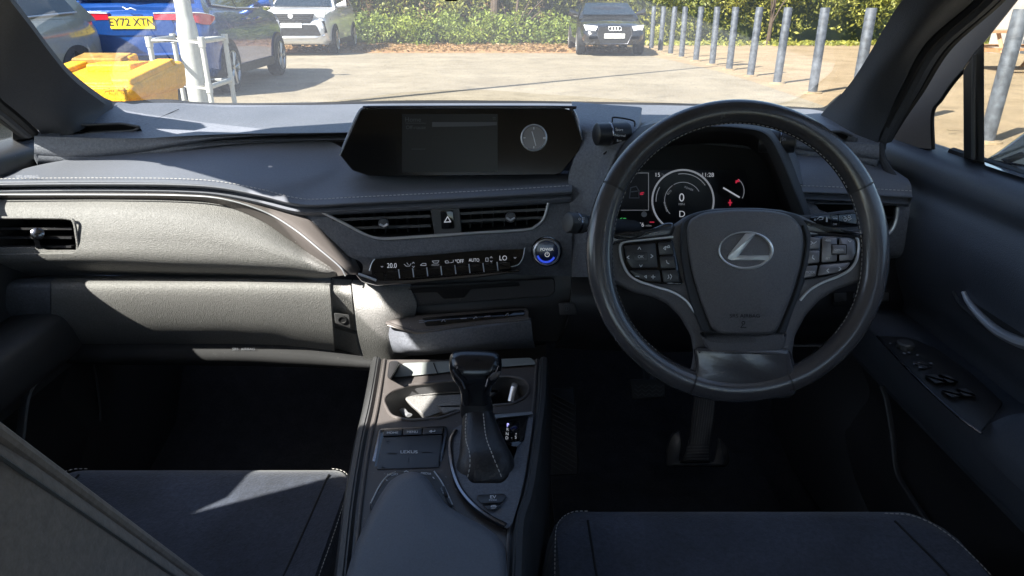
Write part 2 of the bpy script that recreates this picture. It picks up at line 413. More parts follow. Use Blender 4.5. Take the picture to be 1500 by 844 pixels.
def ribs(name, pl, lines, wpx, h, m, parent=None, dh=.0006, mb=None):
    """printed or raised strokes: polylines in pixels on plane pl"""
    M = mb or MB()
    for ln in lines:
        for a, b in zip(ln[:-1], ln[1:]):
            a = np.array(a, float); b = np.array(b, float); d = b-a; L = np.linalg.norm(d)
            if L < 1e-6: continue
            nrm = np.array((-d[1], d[0]))/L*wpx/2; e = d/L*wpx*.3
            q = [a-e+nrm, b+e+nrm, b+e-nrm, a-e-nrm]
            V = [pl.at(*p, h) for p in q]+[pl.at(*p, h+dh) for p in q]
            M.add(V, [[0, 1, 2, 3][::-1], [4, 5, 6, 7], [0, 1, 5, 4], [1, 2, 6, 5], [2, 3, 7, 6], [3, 0, 4, 7]])
    return M if mb is not None else M.build(name, m, parent, smooth=False)
def circ(cx, cy, rx, ry=None, a0=0, a1=360, n=28):
    ry = ry or rx; return [(cx+rx*math.cos(R(a0+(a1-a0)*k/n)), cy-ry*math.sin(R(a0+(a1-a0)*k/n))) for k in range(n+1)]
def text_mesh(s, bold=0):
    c = bpy.data.curves.new('t', 'FONT'); c.body = s; c.align_x = 'CENTER'; c.align_y = 'CENTER'; c.size = 1; c.offset = bold; c.extrude = 0
    o = bpy.data.objects.new('t', c); COL.objects.link(o); bpy.context.view_layer.update()
    me = bpy.data.meshes.new_from_object(o.evaluated_get(bpy.context.evaluated_depsgraph_get()))
    V = [v.co.copy() for v in me.vertices]; F = [list(p.vertices) for p in me.polygons]
    bpy.data.objects.remove(o); bpy.data.curves.remove(c); bpy.data.meshes.remove(me); return V, F
def text_at(name, s, o, xd, yd, size, m, parent, bold=0, rot=0, lift=.0004, local=False, mb=None):
    V, F = text_mesh(s, bold); o = Vector(o); xd = Vector(xd); yd = Vector(yd); nn = xd.cross(yd).normalized()*lift
    c, si = math.cos(R(rot)), math.sin(R(rot)); W = [o+xd*((v.x*c-v.y*si)*size)+yd*((v.x*si+v.y*c)*size)+nn for v in V]
    if mb is not None: mb.add(W, F); return mb
    return mk(name, W, F, m, parent, local=local, smooth=False, recalc=False)
def text_px(name, s, pl, px, py, size, h, m, parent, bold=0, rot=0, wide=1, mb=None):
    o = pl.at(px, py, h); xd = (pl.at(px+1, py, h)-o)*wide; yd = pl.at(px, py-1, h)-o
    return text_at(name, s, o, xd, yd, size, m, parent, bold, rot, .0003, mb=mb)
# =================================================================== CAR SHELL
CX = -.086
body = thing('car_body', 'dark grey pillars, roof, floor and windscreen of the car one sits in', 'car body', (CX, .6, .3))
# windscreen: curved sheet from cowl to roof header
def ws(u, v):                                # u -1..1 across, v 0 bottom .. 1 top
    yb = 1.52-.20*u*u; zb = 1.028+.005*u*u; yt = .97-.06*u*u; zt = 1.455-.05*u*u
    x = CX+u*(.755-.15*v)
    return Vector((x, yb+(yt-yb)*v, zb+(zt-zb)*v+.045*math.sin(math.pi*v)*(1-.5*u*u)))
V = []; F = []; a, b = 33, 17
for j in range(b):
    for i in range(a): V.append(ws(-1+2*i/(a-1), j/(b-1)))
for j in range(b-1):
    for i in range(a-1): F.append([j*a+i, j*a+i+1, (j+1)*a+i+1, (j+1)*a+i])
mk('windscreen', V, F, 'window_glass', body)
# black cowl strip and ceramic band at the foot of the glass
cow = [(120, 141, 1.27), (150, 147, 1.30), (175, 148.5, 1.33), (200, 147.5, 1.36), (228, 145.5, 1.40), (256, 146, 1.42), (290, 149.5, 1.45), (340, 151, 1.47), (450, 150, 1.5), (600, 147, 1.51), (750, 147.5, 1.51), (900, 149.5, 1.5), (1050, 152.5, 1.46), (1150, 155.5, 1.4), (1195, 158, 1.34), (1212, 154, 1.30), (1232, 137, 1.24)]
r1 = [(p[0], p[1]+1.5, p[2]-.004) for p in cow]; r2 = [(p[0], p[1]+8, p[2]-.03) for p in cow]
panel('cowl_strip', [[(p[0], p[1], p[2]) for p in cow], r1, r2], 'rubber', body, nu=120, nv=6, thick=(0, .02, -.01))
# A-pillar trims (right, left) as rounded lofts across their width
def pillar(name, inner, ridge, outer, m, parent, thick=(0, .03, .0)):
    return panel(name, [inner, ridge, outer], m, parent, nu=50, nv=14, thick=thick)
pillar('pillar_trim',
       [(1428, -140, .72), (1375, -65, .83), (1322, 0, .93), (1300, 33, .99), (1262, 98, 1.08), (1236, 134, 1.16), (1212, 157, 1.24), (1195, 178, 1.27)],
       [(1500, -140, .68), (1440, -60, .79), (1372, 10, .89), (1330, 60, .96), (1282, 115, 1.05), (1262, 150, 1.10), (1246, 178, 1.14), (1240, 200, 1.15)],
       [(1560, -140, .72), (1490, -66, .82), (1426, 0, .91), (1356, 62, .98), (1318, 130, 1.04), (1302, 168, 1.08), (1288, 200, 1.10), (1284, 225, 1.11)],
       'pillar_trim', body, (.03, .03, 0))
pillar('pillar_trim',
       [(-140, -190, .76), (-62, -100, .84), (14, 0, .93), (48, 44, .99), (78, 84, 1.05), (108, 118, 1.12), (150, 150, 1.25), (166, 158, 1.28)],
       [(-165, -178, .77), (-90, -84, .855), (-15, 18, .955), (14, 80, 1.01), (40, 122, 1.07), (66, 150, 1.11), (104, 176, 1.16), (120, 190, 1.17)],
       [(-190, -165, .78), (-118, -66, .86), (-42, 36, .965), (-16, 105, 1.03), (-2, 140, 1.06), (26, 165, 1.10), (58, 193, 1.15), (66, 210, 1.16)],
       'pillar_trim', body, (-.012, .02, .01))
# weather seals beside the trims
def seal(pts, wd, m='rubber', n=40, r=.008, name='door_seal'):
    return line_px(name, pts, r, m, body, n=n)
for dx, rr, mm in ((4, .009, 'rubber'), (16, .012, 'pillar_trim'), (29, .010, 'rubber')):
    seal([(1570+dx, -145, .73), (1492+dx, -66, .83), (1428+dx, 0, .92), (1358+dx, 64, .99), (1322+dx*.8, 130, 1.05), (1305+dx*.5, 168, 1.085), (1291+dx*.25, 203, 1.11)], 0, mm, r=rr)
for dx, rr, mm in ((4, .008, 'rubber'), (15, .011, 'pillar_trim'), (27, .010, 'rubber')):
    seal([(-194-dx, -160, .785), (-122-dx, -60, .87), (-44-dx, 40, .975), (-18-dx, 108, 1.035), (-5-dx, 142, 1.07), (24-dx*.9, 168, 1.11), (52-dx*.6, 195, 1.15)], 0, mm, r=rr)
# roof with headliner, roof rails and B pillars with added sun blockers, C pillars, rear end, floor, bulkhead, bonnet
def zroof(u): return 1.50-.05*u*u-.03*abs(u)**8
V = []; F = []; ys = [.99, .6, .2, -.2, -.6, -1.0, -1.35]
for k, y in enumerate(ys):
    for i in range(13):
        u = -1+i/6; V.append(Vector((CX+u*.625, y-(.06*u*u if k == 0 else 0), zroof(u)+[-.04, .02, .045, .05, .045, .02, -.03][k])))
for k in range(len(ys)-1):
    for i in range(12): F.append([k*13+i, k*13+i+1, (k+1)*13+i+1, (k+1)*13+i])
shell('roof', V, F, 'headliner', body, (0, 0, .035))
for s in (-1, 1):
    M = MB(); M.tube([(CX+s*.60, .93, 1.38), (CX+s*.60, .80, 1.405), (CX+s*.61, .55, 1.45), (CX+s*.62, .36, 1.475), (CX+s*.63, .26, 1.445), (CX+s*.64, .1, 1.41), (CX+s*.645, .0, 1.37), (CX+s*.645, -.4, 1.38), (CX+s*.60, -1.0, 1.42), (CX+s*.58, -1.35, 1.39)], .024, n=12); M.tube([(CX+s*.650, .95, 1.26), (CX+s*.622, .89, 1.33), (CX+s*.60, .88, 1.40)], .048, n=10); M.tube([(CX+s*.645, .08, 1.44), (CX+s*.645, -.4, 1.43), (CX+s*.61, -1.1, 1.43)], .05, n=10); M.build('roof_rail_and_sun_block', 'pillar_trim', body)  # rail, plus two unseen tubes added to keep sun off pad and armrest
    M = MB()
    M.tube([(CX+s*.785, .28, .3), (CX+s*.775, .28, 1.0), (CX+s*.63, .165, 1.47)], .12, n=14, flat=.35, up=(1, 0, 0)); M.tube([(CX+s*.785, .45, .9), (CX+s*.76, .45, 1.165)], .09, n=12, flat=.4, up=(1, 0, 0))  # second tube is an unseen foot, added to cut the sun on the seat
    M.build('door_pillar_and_sun_block', 'pillar_trim', body)
    M = MB(); M.tube([(CX+s*.77, -1.0, .6), (CX+s*.75, -1.0, 1.0), (CX+s*.60, -1.18, 1.45)], .09, n=12); M.build('rear_pillar', 'pillar_trim', body)
    M = MB(); M.box((CX+s*.79, -.55, .64), (.05, 1.6, .74)); M.build('rear_side_panel', 'dark_plastic', body)
    V = [Vector((CX+s*.765, .30, 1.01)), Vector((CX+s*.745, -1.0, 1.01)), Vector((CX+s*.605, -1.1, 1.44)), Vector((CX+s*.62, .20, 1.46))]
    shell('rear_side_window', V, [[0, 1, 2, 3]], 'window_glass', body, (s*.004, 0, 0))
M = MB(); M.box((CX, -1.38, .66), (1.5, .06, .72)); M.box((CX, -1.15, .98), (1.45, .5, .04)); M.build('rear_bulkhead', 'dark_plastic', body)
shell('rear_window', [Vector((CX-.62, -1.42, 1.02)), Vector((CX+.62, -1.42, 1.02)), Vector((CX+.54, -1.34, 1.42)), Vector((CX-.54, -1.34, 1.42))], [[0, 1, 2, 3]], 'window_glass', body, (0, -.004, 0))
M = MB(); M.box((CX, .0, .27), (1.56, 2.8, .06)); M.build('floor_pan', 'carpet', body)
# footwell carpet rising to the bulkhead
V = []; F = []; prof = [(.30, .305), (1.15, .31), (1.32, .34), (1.50, .52), (1.56, .95)]
for (y, z) in prof:
    for i in range(9): V.append(Vector((CX-.78+1.56*i/8, y, z)))
for k in range(len(prof)-1):
    for i in range(8): F.append([k*9+i, k*9+i+1, (k+1)*9+i+1, (k+1)*9+i])
shell('footwell_carpet', V, F, 'carpet', body, (0, .02, -.02))
# kick panels / sill trims, catching a little light
for s in (-1, 1):
    panel('kick_panel', [[(CX+s*.765, 1.45, .80), (CX+s*.765, 1.1, .80), (CX+s*.77, .9, .40)], [(CX+s*.70, 1.45, .6), (CX+s*.725, 1.15, .55), (CX+s*.745, .9, .36)], [(CX+s*.68, 1.45, .32), (CX+s*.68, 1.1, .32), (CX+s*.72, .5, .32)]],
          'dark_plastic', body, nu=20, nv=12, thick=(s*.02, 0, 0), fn=lambda x, y, z: Vector((x, y, z)))
V = []; F = []
for k, (y, z, wd) in enumerate([(1.52, 1.00, .80), (1.62, .985, .82), (2.1, .955, .82), (2.5, .86, .78), (2.66, .66, .70), (2.68, .4, .66)]):
    for i in range(13): u = -1+i/6; V.append(Vector((CX+u*wd, y-.12*u*u*(k > 2), z-.07*u*u)))
for k in range(5):
    for i in range(12): F.append([k*13+i, k*13+i+1, (k+1)*13+i+1, (k+1)*13+i])
shell('bonnet', V, F, 'mirror_shell', body, (0, 0, -.03))
M = MB(); M.box((CX-.81, 2.0, .62), (.03, 1.2, .5)); M.box((CX+.81, 2.0, .62), (.03, 1.2, .5)); M.box((CX, 1.62, .62), (1.6, .04, .6)); M.build('wing_panel', 'mirror_shell', body)

# rear view mirror: only its lower edge shows at the top of the picture
mir = thing('rear_view_mirror', 'black rear view mirror whose lower edge just dips in above the windscreen view', 'rear view mirror', (-.07, .60, 1.36))
mo = P(661, 1, .60); M = MB()
slab('', Pl(mo, (0, -1, .1)), rnd([(590, -70), (735, -70), (728, -9), (598, -9)], 12), -.02, .01, 'dark_plastic', mir, r=0, mb=M); M.build('mirror_shell', 'dark_plastic', mir)
slab('mirror_glass', Pl(mo, (0, -1, .1)), [(596, -66), (729, -66), (723, -13), (603, -13)], .0085, .0115, 'mirror_glass', mir, r=6)
slab('dimming_sensor', Pl(mo, (0, -1, .1)), [(650, -12), (672, -12), (670, 2.0), (652, 2.0)], -.012, .006, 'rubber', mir, r=3)
M = MB(); M.tube([P(660, -40, .62), P(660, -80, .72)], .012); M.build('stalk', 'dark_plastic', mir)

# =================================================================== DASHBOARD
dash = thing('dashboard', 'dark grey dashboard with stitched pad, sunlit on the passenger side', 'dashboard', (CX, 1.2, .75))
# upper moulding from the cowl to its rear lip
L0 = [(60, 188, 1.17), (110, 166, 1.26), (150, 151, 1.30), (200, 151, 1.35), (256, 151, 1.40), (340, 154, 1.46), (450, 154, 1.48), (600, 151, 1.5), (750, 151, 1.5), (900, 153, 1.48), (1050, 156, 1.43), (1150, 159, 1.37), (1200, 162, 1.30), (1240, 176, 1.22), (1292, 202, 1.12)]
L1 = [(52, 192, 1.16), (110, 178, 1.2), (160, 172, 1.23), (210, 170, 1.26), (260, 170, 1.28), (340, 170, 1.31), (450, 170, 1.31), (600, 168, 1.32), (750, 168, 1.32), (900, 168, 1.30), (1050, 172, 1.28), (1150, 176, 1.24), (1200, 180, 1.2), (1240, 190, 1.15), (1290, 206, 1.11)]
L2 = [(50, 198, 1.15), (110, 200, 1.15), (160, 200.5, 1.15), (210, 200, 1.15), (260, 197, 1.15), (340, 193.5, 1.16), (450, 192, 1.16), (600, 190, 1.16), (750, 190, 1.16), (900, 190, 1.15), (1050, 195, 1.14), (1150, 200, 1.13), (1200, 203, 1.125), (1240, 206, 1.12), (1288, 211, 1.10)]
L3 = [(p[0], p[1]+4, p[2]-.008) for p in L2]
hgt = [32, 33, 30, 24, 17, 9, 5, 5, 5, 5, 8, 16, 22, 24, 26]
L4 = [(p[0], p[1]+h, p[2]-.004) for p, h in zip(L2, hgt)]
L5 = [(p[0], p[1]+h+3, p[2]+.10) for p, h in zip(L2, hgt)]
vent_l = rnd([(84, 199), (106, 184), (178, 181), (206, 186), (196, 191.5), (140, 195)], 4)
vent_r = rnd([(1216, 193), (1232, 193), (1258, 203), (1256, 208), (1236, 208)], 3)
panel('top_moulding', [L0, L1, L2, L3, L4, L5], 'soft_plastic', dash, nu=420, nv=46, thick=(0, .004, -.012), holes=(vent_l, vent_r))
# demister vents on the moulding
for nm, hp, Y in (('demister_vent', vent_l, 1.19), ('demister_vent', vent_r, 1.145)):
    W = [P(p[0], p[1], Y-.015) for p in hp]
    base = [q+Vector((0, .05, -.05)) for q in W]
    n = len(W); Vv = W+base; Ff = [[k, (k+1) % n, n+(k+1) % n, n+k] for k in range(n)]+[[n+k for k in range(n)]]
    dv = mk(nm, Vv, Ff, 'black_matt', dash)
    M = MB(); M.tube(W, .0022, closed=True, n=8); M.build('vent_frame', 'hard_plastic', dv)
    ys = [min(p[1] for p in hp), max(p[1] for p in hp)]; xs = [min(p[0] for p in hp), max(p[0] for p in hp)]
    M = MB()
    for k in range(1, 3):
        yy = ys[0]+(ys[1]-ys[0])*k/3; M.tube([P(xs[0]+(xs[1]-xs[0])*(.22-.05*k), yy+1.5, Y-.005), P(xs[1]-(xs[1]-xs[0])*(.05+.05*k), yy-1, Y-.005)], .0018, n=6)
    M.build('vent_slat', 'dark_plastic', dv)
line_px('panel_seam', [(213, 183, 1.212), (235, 172, 1.262), (262, 160, 1.33)], .0006, 'black_matt', dash)
# passenger pad
p0 = [(-60, 276, 1.12), (-20, 266, 1.12), (40, 246, 1.13), (100, 234, 1.14), (190, 223, 1.15), (300, 213, 1.16), (400, 207, 1.165), (470, 206, 1.165), (497, 214, 1.15), (520, 236, 1.12), (556, 250, 1.115), (700, 252, 1.12), (838, 250, 1.12)]
p1 = [(-60, 274, 1.07), (-20, 266, 1.07), (40, 256, 1.075), (100, 250, 1.08), (190, 244, 1.085), (300, 240, 1.09), (400, 243, 1.10), (470, 248, 1.10), (500, 253, 1.10), (530, 259, 1.09), (560, 261, 1.085), (700, 260, 1.085), (838, 256, 1.085)]
p2 = [(-60, 267, 1.035), (-20, 265.5, 1.035), (40, 264.5, 1.035), (100, 264, 1.035), (190, 264, 1.035), (260, 265, 1.035), (320, 269, 1.035), (380, 280, 1.035), (428, 292, 1.035), (460, 295, 1.035), (520, 292, 1.035), (700, 283, 1.035), (838, 275, 1.035)]
p3 = [(p[0], p[1]+5, p[2]-.004) for p in p2]; p4 = [(p[0], p[1]+10, p[2]+.006) for p in p2]; p5 = [(p[0], p[1]+11, p[2]+.05) for p in p2]
pad = panel('padded_top', [p0, p1, p2, p3, p4, p5], 'padded_leather', dash, nu=150, nv=40, thick=(0, .004, -.014))
stitches('stitching', [P(q[0], q[1]-3.2, q[2]+.002) for q in cr(p2, 300)], pad, r=.00055)
line_px('piping', [(p[0], p[1]+5.5, p[2]-.006) for p in p2], .0016, 'padded_leather', pad, n=120)
pb0 = [(-60, 277, 1.05), (0, 277, 1.05), (150, 276, 1.05), (260, 277, 1.05), (330, 283, 1.05), (395, 297, 1.05), (440, 314, 1.045), (480, 345, 1.04), (512, 380, 1.03), (524, 402, 1.03)]
pb1 = [(-60, 284, 1.035), (0, 284, 1.035), (150, 284, 1.035), (260, 285, 1.035), (325, 290, 1.035), (385, 308, 1.035), (430, 334, 1.03), (470, 366, 1.02), (498, 390, 1.015), (506, 403, 1.015)]
pb2 = [(-60, 291, 1.045), (0, 291, 1.045), (150, 291, 1.045), (260, 293, 1.045), (318, 299, 1.045), (375, 319, 1.04), (422, 350, 1.035), (462, 378, 1.03), (486, 396, 1.03), (492, 405, 1.03)]
strip = panel('trim_strip', [pb0, pb1, pb2], 'bronze_trim', dash, nu=110, nv=10, thick=(0, .02, 0))
line_px('bright_line', [(p[0], p[1]+1.2, p[2]-.004) for p in pb1], .0013, 'satin_silver', strip, n=120)
# passenger fascia with its side vent
lv = rnd([(-60, 320), (100, 320), (108, 326), (113, 362), (108, 372), (-60, 374)], 5)
f0 = [(-60, 292, 1.045), (0, 292, 1.045), (150, 291, 1.045), (260, 293, 1.045), (318, 299, 1.045), (375, 318, 1.045), (422, 348, 1.04), (462, 376, 1.035), (484, 392, 1.03), (494, 399, 1.03)]
f1 = [(-60, 312, 1.02), (0, 312, 1.02), (150, 312, 1.015), (260, 318, 1.012), (318, 328, 1.012), (375, 345, 1.012), (422, 365, 1.012), (462, 384, 1.015), (484, 395, 1.02), (495, 400, 1.028)]
f2 = [(-60, 352, 1.005), (0, 352, 1.005), (150, 350, 1.0), (260, 352, .998), (318, 358, .998), (375, 368, 1.0), (422, 380, 1.003), (462, 391, 1.01), (484, 398, 1.018), (495, 402, 1.028)]
f3 = [(-60, 384, 1.006), (0, 384, 1.006), (150, 384, 1.004), (260, 388, 1.004), (318, 390, 1.005), (375, 393, 1.008), (422, 396, 1.012), (460, 400, 1.016), (482, 402, 1.02), (494, 403, 1.03)]
f4 = [(-60, 403, 1.075), (0, 403, 1.075), (150, 403, 1.075), (260, 406, 1.075), (318, 407, 1.07), (375, 408, 1.065), (422, 408, 1.055), (460, 408, 1.04), (480, 407, 1.035), (492, 405, 1.035)]
fas = panel('passenger_fascia', [f0, f1, f2, f3, f4], 'fascia_plastic', dash, nu=170, nv=40, holes=(lv,), thick=(0, .01, 0))
VP_ = Pl(P(50, 348, 1.01), (0, -1, .05))
def vent_box(name, hole, pl, depth, parent, m='black_matt', chrome=None):
    V = []; n = len(hole)
    for p in hole: V.append(pl.at(p[0], p[1], .0))
    for p in hole: V.append(pl.at(p[0], p[1], 0)+Vector((0, depth, -depth*.1)))
    return mk(name, V, [[k, (k+1) % n, n+(k+1) % n, n+k] for k in range(n)]+[[n+k for k in range(n)]], m, parent)
sv = vent_box('side_vent', lv, VP_, .07, dash)
for yy, hh in ((334, 3.2), (347, 3.2), (360, 3.2)):
    M = MB(); c = VP_.at(25, yy, -.02)
    M.box(c, (.19, .028, .0035), Matrix.Rotation(R(-12), 3, 'X')); M.build('vent_slat', 'dark_plastic', sv)
slab('lower_lip', VP_, [(-60, 362), (60, 362), (70, 366), (112, 366), (112, 374), (-60, 374)], -.02, .004, 'fascia_plastic', sv, r=2, ch=1.5)
line_px('vent_frame', [(-40, 319, 1.008), (60, 319, 1.006), (98, 320, 1.004), (108, 325, 1.002), (112, 345, 1.0), (114, 362, 1.0), (110, 372, 1.002), (96, 375, 1.004), (-40, 376, 1.006)], .0022, 'fascia_plastic', sv, n=90)
M = MB(); c = VP_.at(57, 344, .0); ax = (VP_.at(52, 340, .03)-c).normalized()
M.lathe(c-ax*.012, ax, [(.006, 0), (.006, .012), (.0085, .014), (.0095, .024), (.009, .028), (.006, .030), (.0, .0302)]); M.box(VP_.at(60, 352, -.004), (.008, .02, .02)); M.build('vent_knob', 'dark_chrome', sv)
# lower panel: glovebox and neighbours
def low(name, c0, c1, m, parent=dash, ext=None, bot=None):
    xs = np.linspace(c0, c1, 7)
    topY = lambda x: 408 + (0 if x < 350 else (x-350)*.02)
    botY = lambda x: 507 if x < 400 else 507+(x-400)*.125
    rows = []
    for t, Y in ((0, 1.055), (.06, 1.026), (.2, 1.018), (.45, 1.026), (.7, 1.044), (.9, 1.072), (1, 1.10)):
        rows.append([(x + (t*8 if x > 470 and x < 500 else t*(18 if 500 < x < 530 else 0)), topY(x)*(1-t)+botY(x)*t, Y) for x in xs])
    return panel(name, rows, m, parent, nu=30, nv=30, sm=False, thick=(0, .012, 0))
low('end_panel', -60, 73.5, 'soft_plastic')
gb = low('glovebox_lid', 75, 482, 'fascia_plastic')
LK = Pl(P(500, 450, 1.022), (0, -.97, -.12))
def rows_quad(tl, tr, br, bl, Ys, n=6):
    out = []
    for k in range(n):
        t = k/(n-1); out.append([(tl[0]+(bl[0]-tl[0])*t, tl[1]+(bl[1]-tl[1])*t, Ys(t)), (tr[0]+(br[0]-tr[0])*t, tr[1]+(br[1]-tr[1])*t, Ys(t))])
    return out
YY = lambda t: 1.045-.024*math.sin(min(1, t*4)*math.pi/2)+.06*t*t
lk = panel('lock_panel', rows_quad((484, 412), (513, 414), (521, 489), (487, 478), YY), 'fascia_plastic', dash, nu=12, nv=24, sm=False)
slab('lock_recess', LK, [(489, 458), (512, 461), (514, 482), (491, 474)], -.01, .0035, 'hard_plastic', lk, r=3)
M = MB(); o = LK.at(502, 468, .004); M.lathe(o, LK.n, [(.0075, 0), (.0075, .002), (.006, .0025), (.005, .0005)]); M.build('key_barrel', 'black_matt', lk)
panel('glovebox_side', [[(484, 479, 1.075), (521, 490, 1.065)], [(486, 500, 1.095), (525, 510, 1.08)], [(490, 518, 1.115), (532, 526, 1.10)]], 'fascia_plastic', dash, nu=10, nv=12, sm=False)
panel('console_cheek', [[(515, 414, 1.035), (560, 418, 1.035), (600, 420, 1.035)], [(519, 450, 1.012), (564, 452, 1.01), (610, 450, 1.03)], [(524, 490, 1.02), (568, 492, 1.02), (600, 488, 1.04)], [(533, 526, 1.05), (570, 527, 1.05), (600, 522, 1.06)]], 'fascia_plastic', dash, nu=24, nv=20)
und = panel('lower_trim', [[(60, 503, 1.09), (330, 504, 1.09), (430, 507, 1.09), (520, 521, 1.09), (566, 528, 1.088)], [(60, 530, 1.096), (330, 531, 1.096), (430, 535, 1.096), (520, 540, 1.096), (560, 542, 1.096)], [(60, 534, 1.2), (330, 536, 1.2), (430, 538, 1.2), (520, 542, 1.2), (560, 544, 1.2)]], 'hard_plastic', dash, nu=50, nv=12)
UP = Pl(P(330, 512, 1.088), (0, -1, 0))
text_px('airbag_lettering', 'SRS  AIRBAG', UP, 357, 511.5, 5, .002, 'print_grey', und, wide=1.2)
PT = Pl(P(35, 260, 1.04), (0, -.55, .83))
text_px('airbag_lettering', 'SRS AIRBAG', PT, 40, 259, 5.5, .004, 'print_grey', pad, wide=1.15)
# ---- centre fascia
CP = Pl(P(650, 340, 1.035), (0, -.985, .17))
vh = [(467, 309), (803, 294.5), (800, 314), (790, 328), (774, 336), (565, 349), (545, 348)]
c0 = [(385, 286, 1.07), (455, 300, 1.06), (600, 293, 1.06), (838, 280, 1.06)]
c1 = [(440, 312, 1.05), (480, 318, 1.045), (610, 312, 1.045), (838, 300, 1.045)]
c2 = [(500, 368, 1.035), (540, 366, 1.03), (640, 358, 1.03), (838, 340, 1.03)]
c3 = [(530, 386, 1.035), (560, 382, 1.03), (660, 374, 1.03), (838, 362, 1.03)]
c4 = [(528, 408, 1.05), (560, 406, 1.05), (660, 400, 1.05), (838, 405, 1.045)]
cf = panel('centre_fascia', [c0, c1, c2, c3, c4], 'hard_plastic', dash, nu=260, nv=80, holes=(vh, circ(801, 369, 23)), thick=(0, .008, 0))
cf.data.materials[0] = MT['soft_plastic']
def centre_vent(xa, xb, hole, knob, slats):
    v = vent_box('centre_vent', hole, CP, .06, dash)
    for (pa, pb) in slats:
        A = CP.at(*pa, -.014); B = CP.at(*pb, -.014); M = MB(); d = (B-A); mid = (A+B)/2
        ang = math.atan2(d.z, d.x); M.box(mid, (d.length, .026, .004), Matrix.Rotation(-ang, 3, 'Y') @ Matrix.Rotation(R(-14), 3, 'X')); M.build('vent_slat', 'hard_plastic', v)
    M = MB()
    for k in range(1, 8):
        x = xa+(xb-xa)*k/8; M.box(CP.at(x, 320-(x-600)*.04, -.036), (.0025, .02, .05))
    M.build('vertical_vane', 'dark_plastic', v)
    c = CP.at(*knob, -.008); ax = (CP.at(knob[0], knob[1]+2, .02)-c).normalized(); M = MB()
    M.lathe(c-ax*.01, ax, [(.0065, 0), (.0068, .02), (.008, .022), (.0085, .032), (.0075, .036), (0, .0365)], n=20)
    kn = M.build('vent_knob', 'hard_plastic', v)
    M = MB(); M.tube([c+ax*.0262+(CP.at(knob[0]+k, knob[1], 0)-CP.at(knob[0], knob[1], 0))*1 + Vector((0, -.001, -.004+abs(k)*.0006)) for k in (-6, -3, 0, 3, 6)], .0018, n=8); M.build('knob_cap', 'satin_silver', kn)
centre_vent(500, 630, [(470, 310), (634, 303), (634, 344), (565, 348), (545, 347)], (562, 326), [((490, 322), (632, 316)), ((515, 334), (632, 330))])
centre_vent(672, 805, [(672, 301), (802, 295), (798, 316), (789, 327), (773, 335), (672, 341)], (748, 317), [((672, 313), (803, 306)), ((672, 324), (796, 318))])
hz = slab('hazard_panel', CP, [(630, 305), (673, 303), (677, 341), (636, 344)], -.03, .002, 'hard_plastic', dash, r=2, ch=1)
hb = slab('hazard_button', CP, [(645, 309), (664, 308), (666, 335), (647, 336)], .001, .0035, 'piano_black', hz, r=3, ch=.8)
ribs('warning_triangle', CP, [[(651, 325.5), (655.6, 317.5), (660.2, 325), (651, 325.5)]], 1.3, .0037, 'lit_white', hb)
line_px('vent_chrome_trim', [(469, 309.5), (500, 325), (528, 340), (543, 346.5), (562, 349.5), (600, 347.5), (700, 341), (770, 336.5), (785, 331), (795, 322), (800, 310), (803, 297)], .0024, 'satin_silver', dash, CP, .003, n=120)
line_px('vent_chrome_trim', [(466, 308.6), (600, 302.6), (700, 298.6), (803, 294)], .0009, 'dark_chrome', dash, CP, .002, n=60)
# ---- climate bar
KP = Pl(P(650, 385, 1.02), (0, -.9, .43))
cl = slab('climate_panel', KP, [(541, 384), (548, 379), (640, 372), (765, 360), (770, 364), (764, 384), (758, 391), (545, 404)], -.03, .0, 'piano_black', dash, r=4, ch=1)
line_px('end_trim', [(549, 379.5), (545, 385), (541, 397)], .0009, 'satin_silver', cl, KP, .001, n=12)
line_px('end_trim', [(769, 362), (766, 378), (759, 388), (748, 391)], .0009, 'satin_silver', cl, KP, .001, n=16)
for k in range(9):
    xa = 564+k*20.6; xb = xa+19.6; dy = lambda x: 400.5-(x-560)*.075
    kb = slab('climate_key', KP, [(xa, dy(xa)-3), (xb, dy(xb)-3), (xb+1.2, dy(xb)+9), (xa+1.2, dy(xa)+9)], -.02, .007, 'piano_black', cl, r=1, ch=1.2)
    if k: line_px('key_divider', [(xa-.8, dy(xa)-4), (xa+.2, dy(xa)+4), (xa+.8, dy(xa)+9)], .0009, 'satin_silver', cl, KP, .007, n=6)
kl = slab('climate_key', KP, [(546, 399), (562, 398), (564, 410), (556, 412)], -.02, .006, 'piano_black', cl, r=2, ch=1)
text_px('temperature_reading', '20.0', KP, 574, 389.5, 10, .001, 'lit_white', cl, wide=.85); text_px('temperature_reading', 'LO', KP, 737, 378.5, 10, .001, 'lit_white', cl, wide=.9)
text_px('key_legend', '*OFF', KP, 673, 383, 7.5, .001, 'lit_white', cl, wide=.8); text_px('key_legend', 'AUTO', KP, 694.5, 381.4, 7, .001, 'lit_white', cl, wide=.8); text_px('key_legend', 'FRONT', KP, 638, 388.5, 3.5, .001, 'lit_grey', cl)
climate_syms = [[[(592, 387), (595, 390), (600, 390), (602, 386)], [(596, 385), (598, 388)], [(604, 386), (605.5, 384), (607, 386)], [(604, 390), (605.5, 392), (607, 390)]], [[(616, 388.5), (619, 386), (624, 386), (624, 389), (616, 389)]],
  [[(633, 382.5), (643, 382), (641, 385.5), (635.5, 385.5), (633, 382.5)]], [[(652, 382.5), (656, 382), (658, 385), (653, 385.5), (652, 382.5)], [(660, 385), (664, 384), (664, 381)]], [[(712, 378), (715, 378), (715, 383), (711.5, 383), (711.5, 378)], [(718, 378), (719.5, 376), (721, 378)], [(718, 382), (719.5, 384), (721, 382)]], [[(558, 390), (559.5, 391.5), (561, 390)]], [[(753, 377), (754.5, 378.5), (756, 377)]]]
for lns_ in climate_syms: ribs('climate_symbol', KP, lns_, .9, .001, 'lit_grey', cl)
